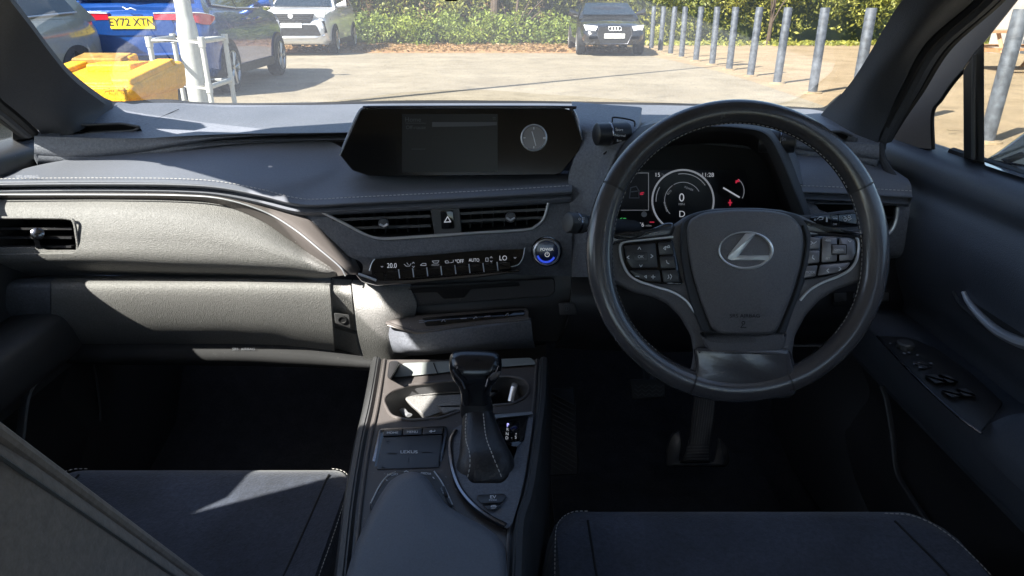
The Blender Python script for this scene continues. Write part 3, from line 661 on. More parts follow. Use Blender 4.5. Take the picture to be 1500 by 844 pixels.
wing = slab('climate_wing', KP, [(520, 402), (527, 399), (560, 410), (600, 409), (700, 401), (760, 394), (762, 398), (700, 407), (600, 416), (552, 419), (530, 413)], -.02, .005, 'dark_chrome', dash, r=3, ch=1.5)
line_px('bright_edge', [(525, 401.5), (538, 406), (551, 411)], .0022, 'satin_silver', wing, KP, .006, n=14)
# power button
PP = Pl(P(801, 369, 1.03), (-.05, -.97, .2))
pwb = MB(); o = PP.at(801, 369, 0); pwb.lathe(o-PP.n*.02, PP.n, [(.0235, 0), (.0245, .018), (.0235, .023), (.021, .024), (.0195, .021), (.019, .018)], n=40)
pw = pwb.build('power_button', 'dark_chrome', dash)
M = MB(); M.lathe(o-PP.n*.0, PP.n, [(.0208, .0015), (.0213, .0045), (.0195, .0055), (.0188, .003), (.0188, .0015), (.0208, .0015)], n=40, cap=False); M.build('bright_ring', 'satin_silver', pw)
M = MB(); M.lathe(o, PP.n, [(.0185, -.002), (.0185, .002), (.010, .0030), (0, .0034)], n=36); M.build('button_cap', 'blue_glass', pw)
M = MB(); text_px('', 'POWER', PP, 801, 365.5, 5.6, .004, '', None, bold=.01, mb=M); ribs('', PP, [circ(801.5, 373, 3.2, 3.2, -240, 60, 16), [(801.5, 369), (801.5, 373)]], 1, .004, '', mb=M); M.build('power_lettering', 'lit_white', pw, smooth=False)
ribs('blue_glow', PP, [circ(800, 371, 13, 13, 200, 330, 16)], 3, .003, 'lit_blue', pw)
# ---- CD slot panel, seat-heater shelf, pocket
CDP = Pl(P(690, 430, 1.04), (0, -1, -.05))
cdp = slab('disc_panel', CDP, [(560, 421), (812, 408), (813, 428), (806, 434), (590, 450), (574, 449), (566, 442)], -.03, .004, 'hard_plastic', dash, r=4, ch=1)
slab('disc_slot', CDP, [(578, 424), (760, 413), (762, 419), (690, 424), (680, 436), (650, 438), (640, 428), (578, 431)], .002, .0055, 'black_matt', cdp, r=2, ch=.5)
panel('stack_surround', [[(560, 410, 1.06), (700, 402, 1.06), (838, 395, 1.06), (870, 392, 1.06)], [(566, 452, 1.045), (700, 446, 1.045), (838, 434, 1.05), (870, 430, 1.05)], [(570, 470, 1.05), (700, 462, 1.05), (838, 455, 1.06), (870, 452, 1.06)], [(572, 500, 1.10), (700, 500, 1.10), (838, 500, 1.10), (870, 500, 1.10)]], 'hard_plastic', dash, nu=30, nv=16)
SHP = Pl(P(680, 470, 1.0), (0, -.55, .83))
shf = slab('switch_shelf', SHP, [(565, 471), (612, 462), (770, 451), (775, 455), (775, 466), (700, 474), (640, 483), (608, 488), (596, 486), (566, 478)], -.012, 0, 'bronze_trim', dash, r=4, ch=2)
slab('switch_bank', SHP, [(618, 466), (768, 454), (769, 462), (700, 470), (640, 477), (624, 478)], -.001, .001, 'piano_black', shf, r=2, ch=.6)
line_px('front_edge', [(566, 473), (580, 478), (604, 485.5), (615, 486.5), (640, 483.5), (700, 475), (775, 467)], .0032, 'bronze_trim', shf, SHP, -.001, n=60)
line_px('bright_edge', [(569, 473.5), (586, 479.5), (602, 484.5)], .0020, 'bronze_trim', shf, SHP, .001, n=20)
M = MB(); ribs('', SHP, [[(647, 471), (650, 468), (652, 471)], [(694, 467), (697, 464), (699, 466)], [(740, 462), (744, 459), (745, 462)], [(675, 467), (683, 466.3)], [(710, 464), (718, 463.3)], [(614, 470), (621, 469.5)], [(614, 472.6), (621, 472)]], 1.3, .0013, '', mb=M); M.build('seat_heater_symbols', 'print_grey', shf, smooth=False)
pk = panel('storage_drawer', [[(567, 478, 1.02), (600, 489, .985), (700, 480, .985), (778, 470, 1.0)], [(571, 500, 1.02), (604, 508, .982), (700, 500, .982), (780, 492, 1.0)], [(576, 516, 1.03), (612, 516, .99), (700, 508, .99), (782, 502, 1.01)], [(578, 520, 1.06), (614, 521, 1.03), (700, 514, 1.03), (784, 510, 1.04)]], 'soft_plastic', dash, nu=50, nv=20)
panel('pocket_back', [[(574, 518, 1.07), (690, 514, 1.07), (800, 505, 1.07)], [(570, 534, 1.07), (690, 533, 1.07), (800, 530, 1.07)], [(568, 562, 1.07), (690, 562, 1.07), (800, 562, 1.07)]], 'dark_plastic', dash, nu=20, nv=10)
# ---- screen housing
SP = Pl(P(675, 207, 1.062), (0, -.975, .22))
so_ = [(528, 160), (560, 157.5), (820, 157.5), (836, 161), (843, 172), (853, 205), (848, 222), (822, 254), (812, 256.5), (560, 258.5), (540, 258), (516, 250), (498, 228), (499, 224)]
sc_ = slab('display', SP, so_, -.022, 0, 'screen_glass', dash, r=4, ch=1.2)
line_px('housing_edge', [(498, 228), (506, 208), (518, 180), (527, 163), (535, 158.5), (560, 156.8), (820, 156.8), (836, 160), (844, 172), (853, 204)], .0022, 'satin_silver', sc_, SP, -.004, n=80)
sc_.children[0].data.materials[0] = MT['dark_chrome']
slab('housing_back', SP, inset(so_, 3), -.045, -.022, 'dark_plastic', sc_, r=4, ch=0)
lcd = slab('lcd_area', SP, [(589, 167), (729, 167), (729, 251.5), (589, 252.5)], -.0005, .0005, 'lcd', sc_, r=0, ch=0)
text_px('screen_title', 'Home', SP, 605, 175.5, 9.5, .0008, 'print_faint', sc_)
text_px('screen_text', 'Off-route', SP, 609, 187, 7.5, .0008, 'print_faint', sc_); M = MB(); ribs('', SP, [[(594, 180.5), (624, 180.5)], [(603, 218.5), (623, 218.5)], [(722, 172), (726, 172)], [(722, 174.5), (726, 174.5)]], .7, .0008, '', mb=M); M.build('screen_lines', 'print_faint', sc_, smooth=False)
slab('map_view', SP, [(633, 179), (728, 179), (728, 251), (633, 251)], .0004, .0009, 'lcd', sc_, r=0, ch=0)
slab('map_band', SP, [(633, 179), (728, 179), (728, 183.5), (700, 185), (633, 186)], .0008, .0013, 'print_faint', sc_, r=0, ch=0)
ck = MB(); o = SP.at(782, 202, 0); ck.lathe(o, SP.n, [(.0178, 0), (.0206, .0005), (.0206, .003), (.019, .0036), (.0180, .0015), (.0178, 0)], n=44, cap=False); clk = ck.build('clock', 'satin_silver', sc_)
M = MB(); M.lathe(o, SP.n, [(.0178, .0006), (.0178, .0012), (0, .0013)], n=40); cfm = M.build('clock_face', 'button_grey', clk)
M = MB(); ribs('', SP, [[(782, 202), (784.8, 213.5)], [(782, 202), (779.3, 193)], [(796, 201.5), (799.5, 201.5)], [(796, 203.2), (799.5, 203.2)], [(782, 186.6), (782, 189.5)], [(782, 214.6), (782, 217)], [(767, 202), (769.5, 202)]], 1.2, .0018, '', mb=M); M.build('clock_hands', 'print_white', clk, smooth=False)
panel('screen_plinth', [[(515, 235, 1.14), (700, 235, 1.14), (860, 232, 1.14)], [(515, 262, 1.12), (700, 262, 1.12), (860, 260, 1.12)]], 'dark_plastic', dash, nu=10, nv=4)
# ---- instrument binnacle
bz = panel('binnacle_side', [[(838, 150, 1.24), (842, 180, 1.10), (852, 205, 1.07), (840, 235, 1.055), (833, 262, 1.05), (835, 300, 1.04), (836, 340, 1.035), (838, 406, 1.035)],
    [(880, 154, 1.20), (890, 180, 1.08), (885, 205, 1.045), (876, 235, 1.035), (868, 262, 1.03), (864, 300, 1.02), (862, 340, 1.02), (860, 406, 1.02)],
    [(935, 158, 1.18), (930, 185, 1.05), (908, 215, 1.02), (895, 245, 1.01), (886, 270, 1.005), (880, 300, 1.0), (878, 340, 1.0), (876, 406, 1.0)],
    [(940, 160, 1.19), (936, 190, 1.06), (914, 220, 1.04), (902, 248, 1.035), (893, 272, 1.03), (888, 302, 1.03), (886, 342, 1.03), (884, 406, 1.03)]], 'soft_plastic', dash, nu=60, nv=26)
hood_o = [(868, 420, 1.03), (878, 330, 1.02), (890, 270, 1.015), (905, 225, 1.02), (930, 194, 1.03), (970, 181, 1.045), (1040, 178, 1.05), (1090, 180, 1.05), (1130, 190, 1.045), (1152, 220, 1.03), (1172, 270, 1.015), (1192, 330, 1.01), (1200, 400, 1.02)]
hood_m = [(878, 420, .995), (888, 330, .99), (900, 272, .985), (915, 231, .985), (940, 201, .99), (975, 189, .995), (1040, 185, 1.0), (1085, 187, 1.0), (1122, 196, .995), (1142, 225, .985), (1161, 272, .98), (1182, 330, .98), (1190, 400, .99)]
hood_i = [(890, 420, 1.02), (898, 330, 1.02), (909, 276, 1.02), (924, 238, 1.02), (948, 210, 1.025), (980, 197, 1.03), (1040, 193, 1.03), (1080, 194, 1.03), (1110, 202, 1.03), (1130, 228, 1.02), (1149, 272, 1.02), (1168, 330, 1.02), (1176, 400, 1.03)]
hood_b = [(900, 400, 1.12), (905, 330, 1.12), (912, 280, 1.12), (928, 246, 1.12), (952, 224, 1.125), (984, 214, 1.13), (1040, 210, 1.13), (1075, 211, 1.13), (1100, 218, 1.13), (1118, 236, 1.12), (1134, 272, 1.12), (1150, 330, 1.12), (1156, 400, 1.12)]
hood = panel('binnacle_hood', [hood_o, hood_m, hood_i], 'bronze_trim', dash, nu=110, nv=14, thick=(0, .012, 0))
hood.data.materials[0] = MT['pillar_trim']
panel('binnacle_recess', [hood_i, hood_b], 'black_matt', hood, nu=110, nv=6, thick=(0, .004, .004))
top0 = [(p[0], p[1], p[2]) for p in hood_o[3:11]]; top1 = [(905, 200, 1.10), (935, 182, 1.12), (975, 172, 1.14), (1040, 170, 1.16), (1090, 172, 1.15), (1132, 184, 1.13), (1160, 215, 1.10), (1182, 268, 1.08)]
panel('binnacle_top', [top0, top1], 'soft_plastic', dash, nu=60, nv=6, thick=(0, .008, -.006))
IP = Pl(P(1000, 293, 1.115), (0, -.97, .22))
ic = slab('instrument_cluster', IP, [(880, 235), (905, 222), (960, 208), (1075, 205), (1110, 214), (1140, 270), (1165, 400), (870, 400)], -.02, 0, 'black_matt', dash, r=4, ch=0)
slab('cluster_screen', IP, [(898, 249), (1092, 249), (1099, 300), (1100, 345), (890, 345)], 0, .001, 'cluster_face', ic, r=3, ch=.3)
M = MB(); M.tube([IP.at(p[0], p[1], .006) for p in circ(1000.5, 294, 45, 45, 0, 360, 64)[:-1]], .0015, closed=True, n=8); gr = M.build('gauge_ring', 'gauge_silver', ic)
g = slab('gauge_face', IP, circ(1000.5, 294, 43.5, 43.5, 0, 360, 48)[:-1], .001, .003, 'lcd', ic, r=0, ch=0)
M = MB()
ribs('', IP, [circ(1000.5, 294, 27, 27, 125, 225, 20), circ(1000.5, 294, 27, 27, 30, 120, 20)], .8, .0034, '', mb=M)
ribs('', IP, [circ(1000.5, 294, 39.5, 39.5, 35, 100, 20), circ(1000.5, 294, 39.5, 39.5, 150, 182, 10)], 1.0, .0034, '', mb=M)
M.build('gauge_arcs', 'lit_grey', g, smooth=False)
text_px('speed_figure', '0', IP, 998.5, 290, 17, .0035, 'lit_white', g)
M = MB(); text_px('', 'MPH', IP, 998.5, 299.5, 4.6, .0035, '', None, mb=M); text_px('', 'POWER', IP, 1009, 276.5, 4, .0035, '', None, rot=-22, mb=M); text_px('', 'ECO', IP, 980.5, 282, 4, .0035, '', None, rot=48, mb=M); text_px('', 'CHARGE', IP, 975, 303, 4, .0035, '', None, rot=-72, mb=M); M.build('gauge_lettering', 'lit_grey', g, smooth=False, recalc=False)
text_px('gear_figure', 'D', IP, 999, 314, 13, .0035, 'lit_white', g)
text_px('clock_digits', '11:28', IP, 1036.5, 256.5, 8.5, .002, 'lit_white', ic); text_px('outside_temperature', '15', IP, 963, 256.5, 8.5, .002, 'lit_white', ic); text_px('odometer', '25876', IP, 933, 329.5, 8.5, .002, 'lit_white', ic)
text_px('unit_letters', '°c', IP, 971, 256.5, 5, .002, 'lit_grey', ic); text_px('unit_letters', 'miles', IP, 950, 330.5, 4.2, .002, 'lit_grey', ic)
M = MB(); ribs('', IP, [[(906, 253.5), (950, 253.5), (950, 308), (910, 308)]], .7, .002, '', mb=M)
M.build('screen_outline', 'lit_grey', ic, smooth=False); ribs('fuel_arc', IP, [circ(1068, 280, 22, 22, -28, 50, 14)], 1.0, .002, 'lit_grey', ic)
M = MB(); ribs('', IP, [[(922, 290), (924, 275), (932, 273), (936, 280), (936, 290), (922, 290)], [(925, 281), (934, 280)]], 1.6, .002, '', mb=M); M.build('vehicle_icon', 'print_grey', ic, smooth=False)
slab('gauge_pivot', IP, circ(1062, 279, 9, 9, 0, 360, 20)[:-1], .001, .005, 'black_matt', ic, r=0, ch=1)
ribs('fuel_needle', IP, [[(1060, 275.5), (1083, 289)]], 2.2, .006, 'lit_white', ic)
M = MB(); ribs('', IP, [[(1067, 297), (1072, 297)], [(1069.5, 293), (1069.5, 301)], [(1082, 263), (1078, 268)], [(1078, 265), (1083, 266)]], 1.8, .002, '', mb=M); ribs('', IP, [[(938, 283), (943, 282)], [(938, 285), (942, 284.5)], [(952, 325.5), (958, 325.5)]], 1.3, .002, '', mb=M); M.build('warning_icons', 'lit_red', ic, smooth=False)
ribs('lamp_icon', IP, [circ(911, 322, 2.5, 2.5, 90, 270, 8), [(913, 320), (917, 320)], [(913, 324), (917, 324)]], 1, .002, 'lit_green', ic)
slab('limit_sign', IP, circ(943.5, 314, 4.2, 4.2, 0, 360, 18)[:-1], .001, .0025, 'print_white', ic, r=0, ch=0)
# drive-mode knobs either side of the hood
for (a, b, c, Y, sgn) in ((872, 918, 197, 1.03, 1), (1166, 1128, 208, 1.03, -1)):
    A = P(a, c, Y); B = P(b, c-1, Y+.012); d = (B-A).normalized(); M = MB()
    M.lathe(A, d, [(.0, -.0005), (.0135, 0), (.0165, .002), (.0168, .020), (.0160, .021), (.0158, .024), (.0168, .025), (.0178, .048), (.0165, .052), (.006, .053)], n=36)
    kn = M.build('mode_dial', 'dark_plastic', dash); KN = Pl(A+Vector((0, -.018, .002)), (0, -1, .25))
    M = MB(); M.tube([A+d*.0225+(d.cross(Vector((0, 0, 1))).normalized()*math.cos(t)+Vector((0, 0, 1))*math.sin(t))*.0162 for t in np.linspace(0, 2*math.pi, 33)[:-1]], .0012, closed=True, n=6); M.build('bright_band', 'dark_chrome', kn)
    if sgn > 0:
        M = MB(); text_px('', 'Sport', KN, 907, 190, 5.2, .001, '', None, rot=-4, mb=M); text_px('', '>Normal', KN, 907, 198.5, 5, .001, '', None, rot=-4, mb=M); text_px('', 'Eco', KN, 907, 206, 4.6, .001, '', None, mb=M); M.build('dial_lettering', 'print_white', kn, smooth=False, recalc=False)
    else: text_px('dial_lettering', 'Sn', KN, 1148, 204, 7, .001, 'print_grey', kn)
DP = Pl(P(905, 205, 1.045), (.1, -.9, .4))
line_px('dial_surround', [(884, 226), (898, 215), (906, 212), (925, 196), (930, 182), (925, 176), (900, 172), (897, 176), (897, 184)], .0012, 'black_matt', dash, DP, .006, n=50)
# ---- driver's side right end
d0 = [(1150, 226, 1.12), (1200, 228, 1.12), (1262, 232, 1.12), (1300, 244, 1.11), (1330, 262, 1.08)]
d1 = [(1155, 250, 1.07), (1200, 250, 1.07), (1262, 252, 1.07), (1300, 258, 1.07), (1334, 270, 1.05)]
d2 = [(1165, 275, 1.04), (1200, 276, 1.04), (1262, 279, 1.04), (1300, 281, 1.04), (1336, 283, 1.04)]
d3 = [(p[0], p[1]+5, p[2]-.004) for p in d2]; d4 = [(p[0], p[1]+9, p[2]+.02) for p in d2]
dp = panel('padded_top', [d0, d1, d2, d3, d4], 'padded_leather', dash, nu=40, nv=26, thick=(0, .004, -.014))
stitches('stitching', [P(q[0], q[1]-3.2, q[2]+.002) for q in cr(d2, 80)], dp, r=.00055)
line_px('piping', [(p[0], p[1]+5.5, p[2]-.006) for p in d2], .0014, 'padded_leather', dp, n=40)
rv = [(1194, 298), (1306, 300), (1316, 304), (1312, 325), (1300, 342), (1290, 345), (1200, 308)]
rf = panel('driver_end_fascia', [[(1165, 284, 1.06), (1250, 287, 1.06), (1334, 290, 1.06)], [(1170, 310, 1.045), (1250, 312, 1.04), (1332, 313, 1.045)], [(1176, 345, 1.04), (1250, 347, 1.035), (1327, 347, 1.04)], [(1180, 372, 1.05), (1250, 375, 1.045), (1324, 375, 1.05)], [(1180, 378, 1.10), (1250, 380, 1.10), (1320, 380, 1.10)]], 'soft_plastic', dash, nu=80, nv=40, holes=(rv,))
RP = Pl(P(1250, 320, 1.045), (0, -1, .1))
sv2 = vent_box('side_vent', rv, RP, .06, dash)
line_px('chrome_trim', [(1315, 304), (1312.5, 322), (1306, 337), (1297, 345)], .0034, 'satin_silver', sv2, RP, .004, n=24)
line_px('vent_frame', [(1194, 298), (1250, 299), (1306, 300), (1315, 303)], .0012, 'hard_plastic', sv2, RP, .003, n=24)
M = MB(); M.box(RP.at(1250, 318, -.02), (.13, .026, .004), Matrix.Rotation(R(-14), 3, 'X')); M.build('vent_slat', 'dark_plastic', sv2)
# knee panels
panel('knee_panel', [[(838, 404, 1.05), (940, 404, 1.05), (1100, 400, 1.05), (1200, 380, 1.06), (1338, 376, 1.07)], [(836, 440, 1.03), (940, 440, 1.03), (1100, 440, 1.03), (1200, 430, 1.03), (1338, 425, 1.06)], [(832, 470, 1.03), (940, 475, 1.03), (1100, 475, 1.03), (1200, 462, 1.03), (1338, 455, 1.06)], [(820, 500, 1.06), (940, 505, 1.06), (1100, 505, 1.06), (1200, 492, 1.07), (1338, 480, 1.08)], [(810, 510, 1.14), (940, 515, 1.14), (1100, 515, 1.14), (1200, 502, 1.14), (1338, 490, 1.12)]], 'dark_plastic', dash, nu=60, nv=26)
KN2 = Pl(P(1100, 440, 1.03), (0, -1, 0))
sbk = slab('switch_bank', KN2, [(1218, 428), (1305, 424), (1306, 444), (1219, 448)], -.01, .006, 'black_matt', dash, r=3, ch=1)
for xa in (1222, 1250, 1284): slab('blank_button', KN2, [(xa, 429.5), (xa+18, 428.5), (xa+18, 441), (xa, 442)], .004, .010, 'hard_plastic', sbk, r=2, ch=1)
pb = slab('parking_brake_switch', KN2, [(818, 444), (842, 443), (846, 461), (820, 462)], 0, .008, 'hard_plastic', dash, r=3, ch=1)
ribs('brake_symbol', KN2, [circ(830, 452, 3, 3), [(830, 450), (830, 454)]], .8, .0085, 'print_grey', pb)
line_px('lower_ledge', [(1135, 505, 1.02), (1180, 507, 1.02), (1230, 506, 1.03)], .002, 'hard_plastic', dash)
# =================================================================== STEERING WHEEL
WO = Vector((0, C_*.83, H-S_*.83)); WN = Vector((0, -C_, S_)); WP = Pl(WO, WN); K = .83/1000
WX, WY = 1080, 368
wheel = thing('steering_wheel', 'black leather steering wheel with worn rim, silver badge and white stitching', 'steering wheel', WP.at(WX, WY, -.05))
N = 144; V = []; F = []; n = 18
def rim_w(a):                                # half width of the rim in px, by angle (0 = right, 90 = top)
    g = math.exp(-((a-5)/26)**2)+math.exp(-((a-365)/26)**2)+math.exp(-((a-175)/26)**2)
    return 17.6+2.6*g+1.2*math.exp(-((a-270)/30)**2)
def rim_pts(a0, a1, m, infl=1.0):
    V = []; F = []
    for i in range(m):
        a = a0+(a1-a0)*i/(m-1); w_ = rim_w(a % 360); rc = 222-w_; u = Vector((math.cos(R(a)), -math.sin(R(a))))
        for k in range(n):
            t = 2*math.pi*k/n; rr = rc+w_*infl*math.cos(t); h = 17.2*K*infl*math.sin(t)
            V.append(WP.at(WX+u.x*rr, WY+u.y*rr, 0)+WN*h)
    for i in range(m-1):
        for k in range(n): k2 = (k+1) % n; F.append([i*n+k, i*n+k2, (i+1)*n+k2, (i+1)*n+k])
    F.append(list(range(n))[::-1]); F.append([(m-1)*n+k for k in range(n)]); return V, F
segs = [(27.5, 152.5, 'wheel_leather', 1.0), (153.2, 250.5, 'wheel_worn', .985), (251.2, 290.8, 'wheel_worn', .99), (291.5, 386.8, 'wheel_worn', .985)]
for a0, a1, mm, inf in segs:
    V, F = rim_pts(a0, a1, max(24, int((a1-a0)/1.8)), inf); mk('rim', V, F, mm, wheel)
V, F = rim_pts(0, 360, 180, .955); mk('rim_core', V, F, 'black_matt', wheel)
for a0, a1 in ((-40, 28), (30, 150), (152, 232)):
    W = []
    for i in range(int(abs(a1-a0)*1.2)):
        a = a0+(a1-a0)*i/(abs(a1-a0)*1.2); w_ = rim_w(a % 360); rr = 222-2*w_+.8; W.append(WP.at(WX+math.cos(R(a))*rr, WY-math.sin(R(a))*rr, .0045))
    stitches('stitching', W, wheel, L=.0034, gap=.0022, r=.00055, m='thread_grey')
# spoke frame
fr = [(893, 350), (930, 349), (968, 341), (990, 327), (1002, 318), (1020, 311), (1045, 306), (1080, 304.5), (1115, 305), (1145, 308), (1168, 314), (1186, 322), (1208, 334), (1245, 343), (1275, 345), (1278, 400), (1262, 412), (1225, 424), (1200, 440), (1180, 462), (1164, 492), (1160, 520), (1166, 540), (1172, 562), (1160, 582), (1080, 588), (1012, 580), (1002, 560), (1012, 540), (1016, 518), (1012, 492), (996, 464), (978, 446), (958, 436), (925, 428), (890, 410), (884, 380)]
slab('spoke_frame', WP, fr, -.026, -.004, 'airbag_skin', wheel, r=6, ch=7)
# upper thumb rests, reaching from the rim to the hub
slab('thumb_rest', WP, [(884, 336), (905, 345), (930, 343), (955, 335), (975, 326), (986, 326), (989, 334), (984, 347), (960, 351), (925, 354), (895, 360), (882, 352)], -.012, .004, 'wheel_leather', wheel, r=7, ch=6)
slab('thumb_rest', WP, [(1168, 318), (1190, 326), (1212, 335), (1240, 338), (1275, 334), (1280, 352), (1262, 352), (1240, 347), (1200, 345), (1180, 342), (1172, 334)], -.012, .004, 'wheel_leather', wheel, r=7, ch=6)
# lower spoke
slab('lower_spoke', WP, [(1016, 512), (1022, 508), (1140, 508), (1158, 512), (1161, 530), (1168, 552), (1166, 580), (1120, 586), (1060, 586), (1020, 582), (1012, 560), (1020, 538)], -.018, .011, 'wheel_worn', wheel, r=7, ch=9)
slab('hub_bezel', WP, [(1001, 322), (1012, 314), (1030, 309), (1080, 305), (1130, 307), (1165, 313), (1182, 324), (1190, 345), (1187, 380), (1178, 415), (1162, 455), (1150, 490), (1138, 512), (1044, 512), (1030, 492), (1012, 450), (1002, 410), (996, 370), (996, 340)], -.02, .006, 'pillar_trim', wheel, r=8, ch=5)
slab('hub_chin', WP, [(1024, 482), (1040, 498), (1136, 498), (1154, 484), (1150, 505), (1140, 519), (1100, 522), (1060, 522), (1040, 517), (1030, 503)], -.018, .010, 'airbag_skin', wheel, r=6, ch=4)
ab = slab('airbag_cover', WP, [(1010, 322), (1030, 311), (1080, 306.5), (1130, 308.5), (1158, 315), (1174, 332), (1177, 355), (1173, 385), (1162, 425), (1148, 462), (1138, 484), (1128, 490), (1056, 490), (1042, 482), (1026, 440), (1014, 400), (1007, 360), (1006, 335)], -.004, .016, 'airbag_skin', wheel, r=12, ch=6, dome=.010, steps=5)
line_px('cover_seam', [(1014, 324), (1008, 345), (1012, 392), (1026, 440), (1042, 484), (1056, 493), (1128, 493), (1140, 486), (1152, 460), (1166, 424), (1177, 384), (1181, 352), (1176, 330)], .0016, 'black_matt', ab, WP, .0065, n=80)
# badge: oval ring and slanted letter
BH = .0262
def bel(cx, cy, rx, ry, n=64): return [(cx+rx*math.cos(2*math.pi*k/n), cy-ry*math.sin(2*math.pi*k/n)) for k in range(n)]
bg = slab('badge', WP, bel(1092, 366, 43, 30), .016, BH-.003, 'airbag_skin', wheel, r=0, ch=2)
M = MB(); M.tube([WP.at(*p, BH-.0015) for p in bel(1092, 366.5, 38.5, 26.5)], lambda t: .0021+.0009*math.cos(2*math.pi*(t-.9)), closed=True, n=10, flat=.7); M.build('badge_ring', 'bright_chrome', bg)
L_ = [(1092, 342), (1106, 342.5), (1082, 373), (1129, 374.5), (1127, 379.5), (1124, 381), (1078, 382), (1070, 381.5), (1066, 378), (1067, 374)]
M = MB(); slab('', WP, [(1092, 342), (1107, 342.3), (1081, 376), (1070, 381.5), (1065.5, 379), (1066.5, 374)], BH-.003, BH+.0012, '', None, r=1.6, ch=1.0, mb=M); slab('', WP, [(1070, 374.2), (1129.5, 374.2), (1127, 379.5), (1122, 381.3), (1070, 381.5)], BH-.003, BH+.0009, '', None, r=1.2, ch=1.0, mb=M); M.build('badge_letter', 'bright_chrome', bg)
text_px('airbag_lettering', 'SRS AIRBAG', WP, 1091, 463, 7.6, .0215, 'black_matt', ab, wide=1.12)
ribs('airbag_symbol', WP, [circ(1089, 473, 2.2, 2.2, 0, 360, 10), [(1088, 476), (1085, 480), (1093, 480)]], 1, .021, 'black_matt', ab)
# left button cluster
lb = slab('button_cluster', WP, [(912, 357), (985, 350), (990, 370), (996, 400), (1001, 417), (975, 417), (945, 414), (926, 406), (915, 388)], -.006, .0015, 'piano_black', wheel, r=5, ch=1)
line_px('chrome_trim', [(986, 347.2), (950, 350.5), (920, 353.8), (910.5, 357), (908, 366), (912, 385), (921, 402), (936, 412), (960, 420), (985, 428), (1004, 440), (1018, 458)], .0017, 'bright_chrome', lb, WP, .001, n=90)
bt = [('direction_button', [(914, 360), (960, 356), (964, 392), (926, 393), (918, 382)]), ('back_button', [(963, 355.5), (985, 353.5), (987.5, 373), (965.5, 374)]), ('phone_button', [(965.8, 375.5), (988, 374.5), (991, 393), (967.5, 393.5)]), ('volume_button', [(922, 396), (966, 395.5), (969, 413.5), (946, 411.5), (930, 405)]), ('voice_button', [(969, 395.5), (991.5, 395), (996.5, 413.5), (972, 414)])]
for nm, q in bt: slab(nm, WP, q, -.001, .0042, 'button_plastic', lb, r=3, ch=1.2)
slab('ok_button', WP, [(927.5, 370), (949, 369.5), (949.5, 382.5), (929, 383)], .003, .0055, 'button_plastic', lb, r=3, ch=1)
M = MB(); text_px('', 'OK', WP, 938.5, 376.3, 6, .0059, '', None, mb=M)
ribs('', WP, [[(934.5, 365.5), (936.5, 362), (938.5, 365.5)], [(936.8, 388), (938.8, 391), (940.8, 388)], [(921.5, 375), (918.5, 377.3), (921.5, 379)], [(953.5, 373), (956.5, 375.3), (953.5, 377.6)], [(931, 404.8), (936, 404.8)], [(954, 405.8), (959.5, 405.8)], [(956.7, 403), (956.7, 408.6)], [(947, 403.5), (944, 405), (947, 407.5), (947, 403.5)],
  [(972, 364), (975, 361), (975, 366), (972, 364)], [(976, 362), (980, 359.5), (981, 362.5), (977, 363)], [(976, 381.5), (977, 385), (980, 386.5)], [(979, 403), (980, 407), (978, 408)], [(982, 402), (984, 405), (982, 409)]], 1.15, .0047, '', mb=M)
M.build('button_symbols', 'print_white', lb, smooth=False)
# right button cluster
rb = slab('button_cluster', WP, [(1182, 344), (1246, 347), (1254, 352), (1255, 372), (1250, 386), (1238, 397), (1210, 406), (1174, 411), (1180, 385)], -.006, .0015, 'piano_black', wheel, r=5, ch=1)
line_px('chrome_trim', [(1181, 341.2), (1215, 342), (1245, 344), (1255, 349), (1258, 360), (1255, 380), (1245, 395), (1228, 405), (1205, 414), (1185, 426), (1172, 440)], .0017, 'bright_chrome', rb, WP, .001, n=90)
bt = [('assist_button', [(1183, 347.5), (1201, 347.5), (1200.5, 365), (1182.5, 365.5)]), ('lane_button', [(1182.5, 367.5), (1200.5, 366.8), (1200, 385), (1181, 387)]), ('cruise_button', [(1204, 347.5), (1226, 348), (1226, 383), (1203, 385)]), ('resume_button', [(1229, 348.2), (1246, 349), (1251.5, 354), (1251.5, 374), (1248.5, 381.5), (1229, 382.8)]), ('mode_button', [(1180, 390), (1198, 388.5), (1194.5, 405), (1175.5, 408)]), ('seek_button', [(1201, 388), (1246, 384.5), (1240, 393.5), (1225, 400), (1197.5, 404.5)])]
for nm, q in bt: slab(nm, WP, q, -.001, .0042, 'button_grey', rb, r=3, ch=1.2)
slab('cancel_button', WP, [(1219, 359), (1239, 359), (1239, 372), (1219, 372.5)], .003, .0068, 'button_grey', rb, r=2.5, ch=1)
line_px('button_gap', [(1218.3, 358.3), (1239.7, 358.3), (1239.7, 372.7), (1218.3, 373)], .0006, 'black_matt', rb, WP, .0044, n=5, sm=False, closed=True)
M = MB(); text_px('', 'MODE', WP, 1187, 399, 5, .0047, '', None, mb=M); text_px('', 'CANCEL', WP, 1229, 366, 3.6, .0073, '', None, mb=M); text_px('', '+RES', WP, 1212, 352.5, 4.2, .0047, '', None, mb=M); text_px('', '-SET', WP, 1212, 379, 4, .0047, '', None, mb=M)
ribs('', WP, [[(1214, 394), (1211, 396.5), (1214, 399)], [(1229, 391.5), (1232, 394), (1229, 396.5)], [(1188, 354), (1191, 356), (1188, 358)], [(1192, 357), (1196, 354)], [(1191, 374), (1190, 378), (1193, 380)], [(1243, 352.5), (1245, 354.5), (1247, 352.5)]], 1.1, .0047, '', mb=M)
M.build('button_symbols', 'print_white', rb, smooth=False)
# column cover behind the wheel
M = MB(); cc = WP.at(1085, 380, -.03)
M.lathe(cc, -WN, [(.055, -.0), (.062, .02), (.062, .15), (.05, .20)], n=32); M.build('column_cover', 'dark_plastic', wheel)
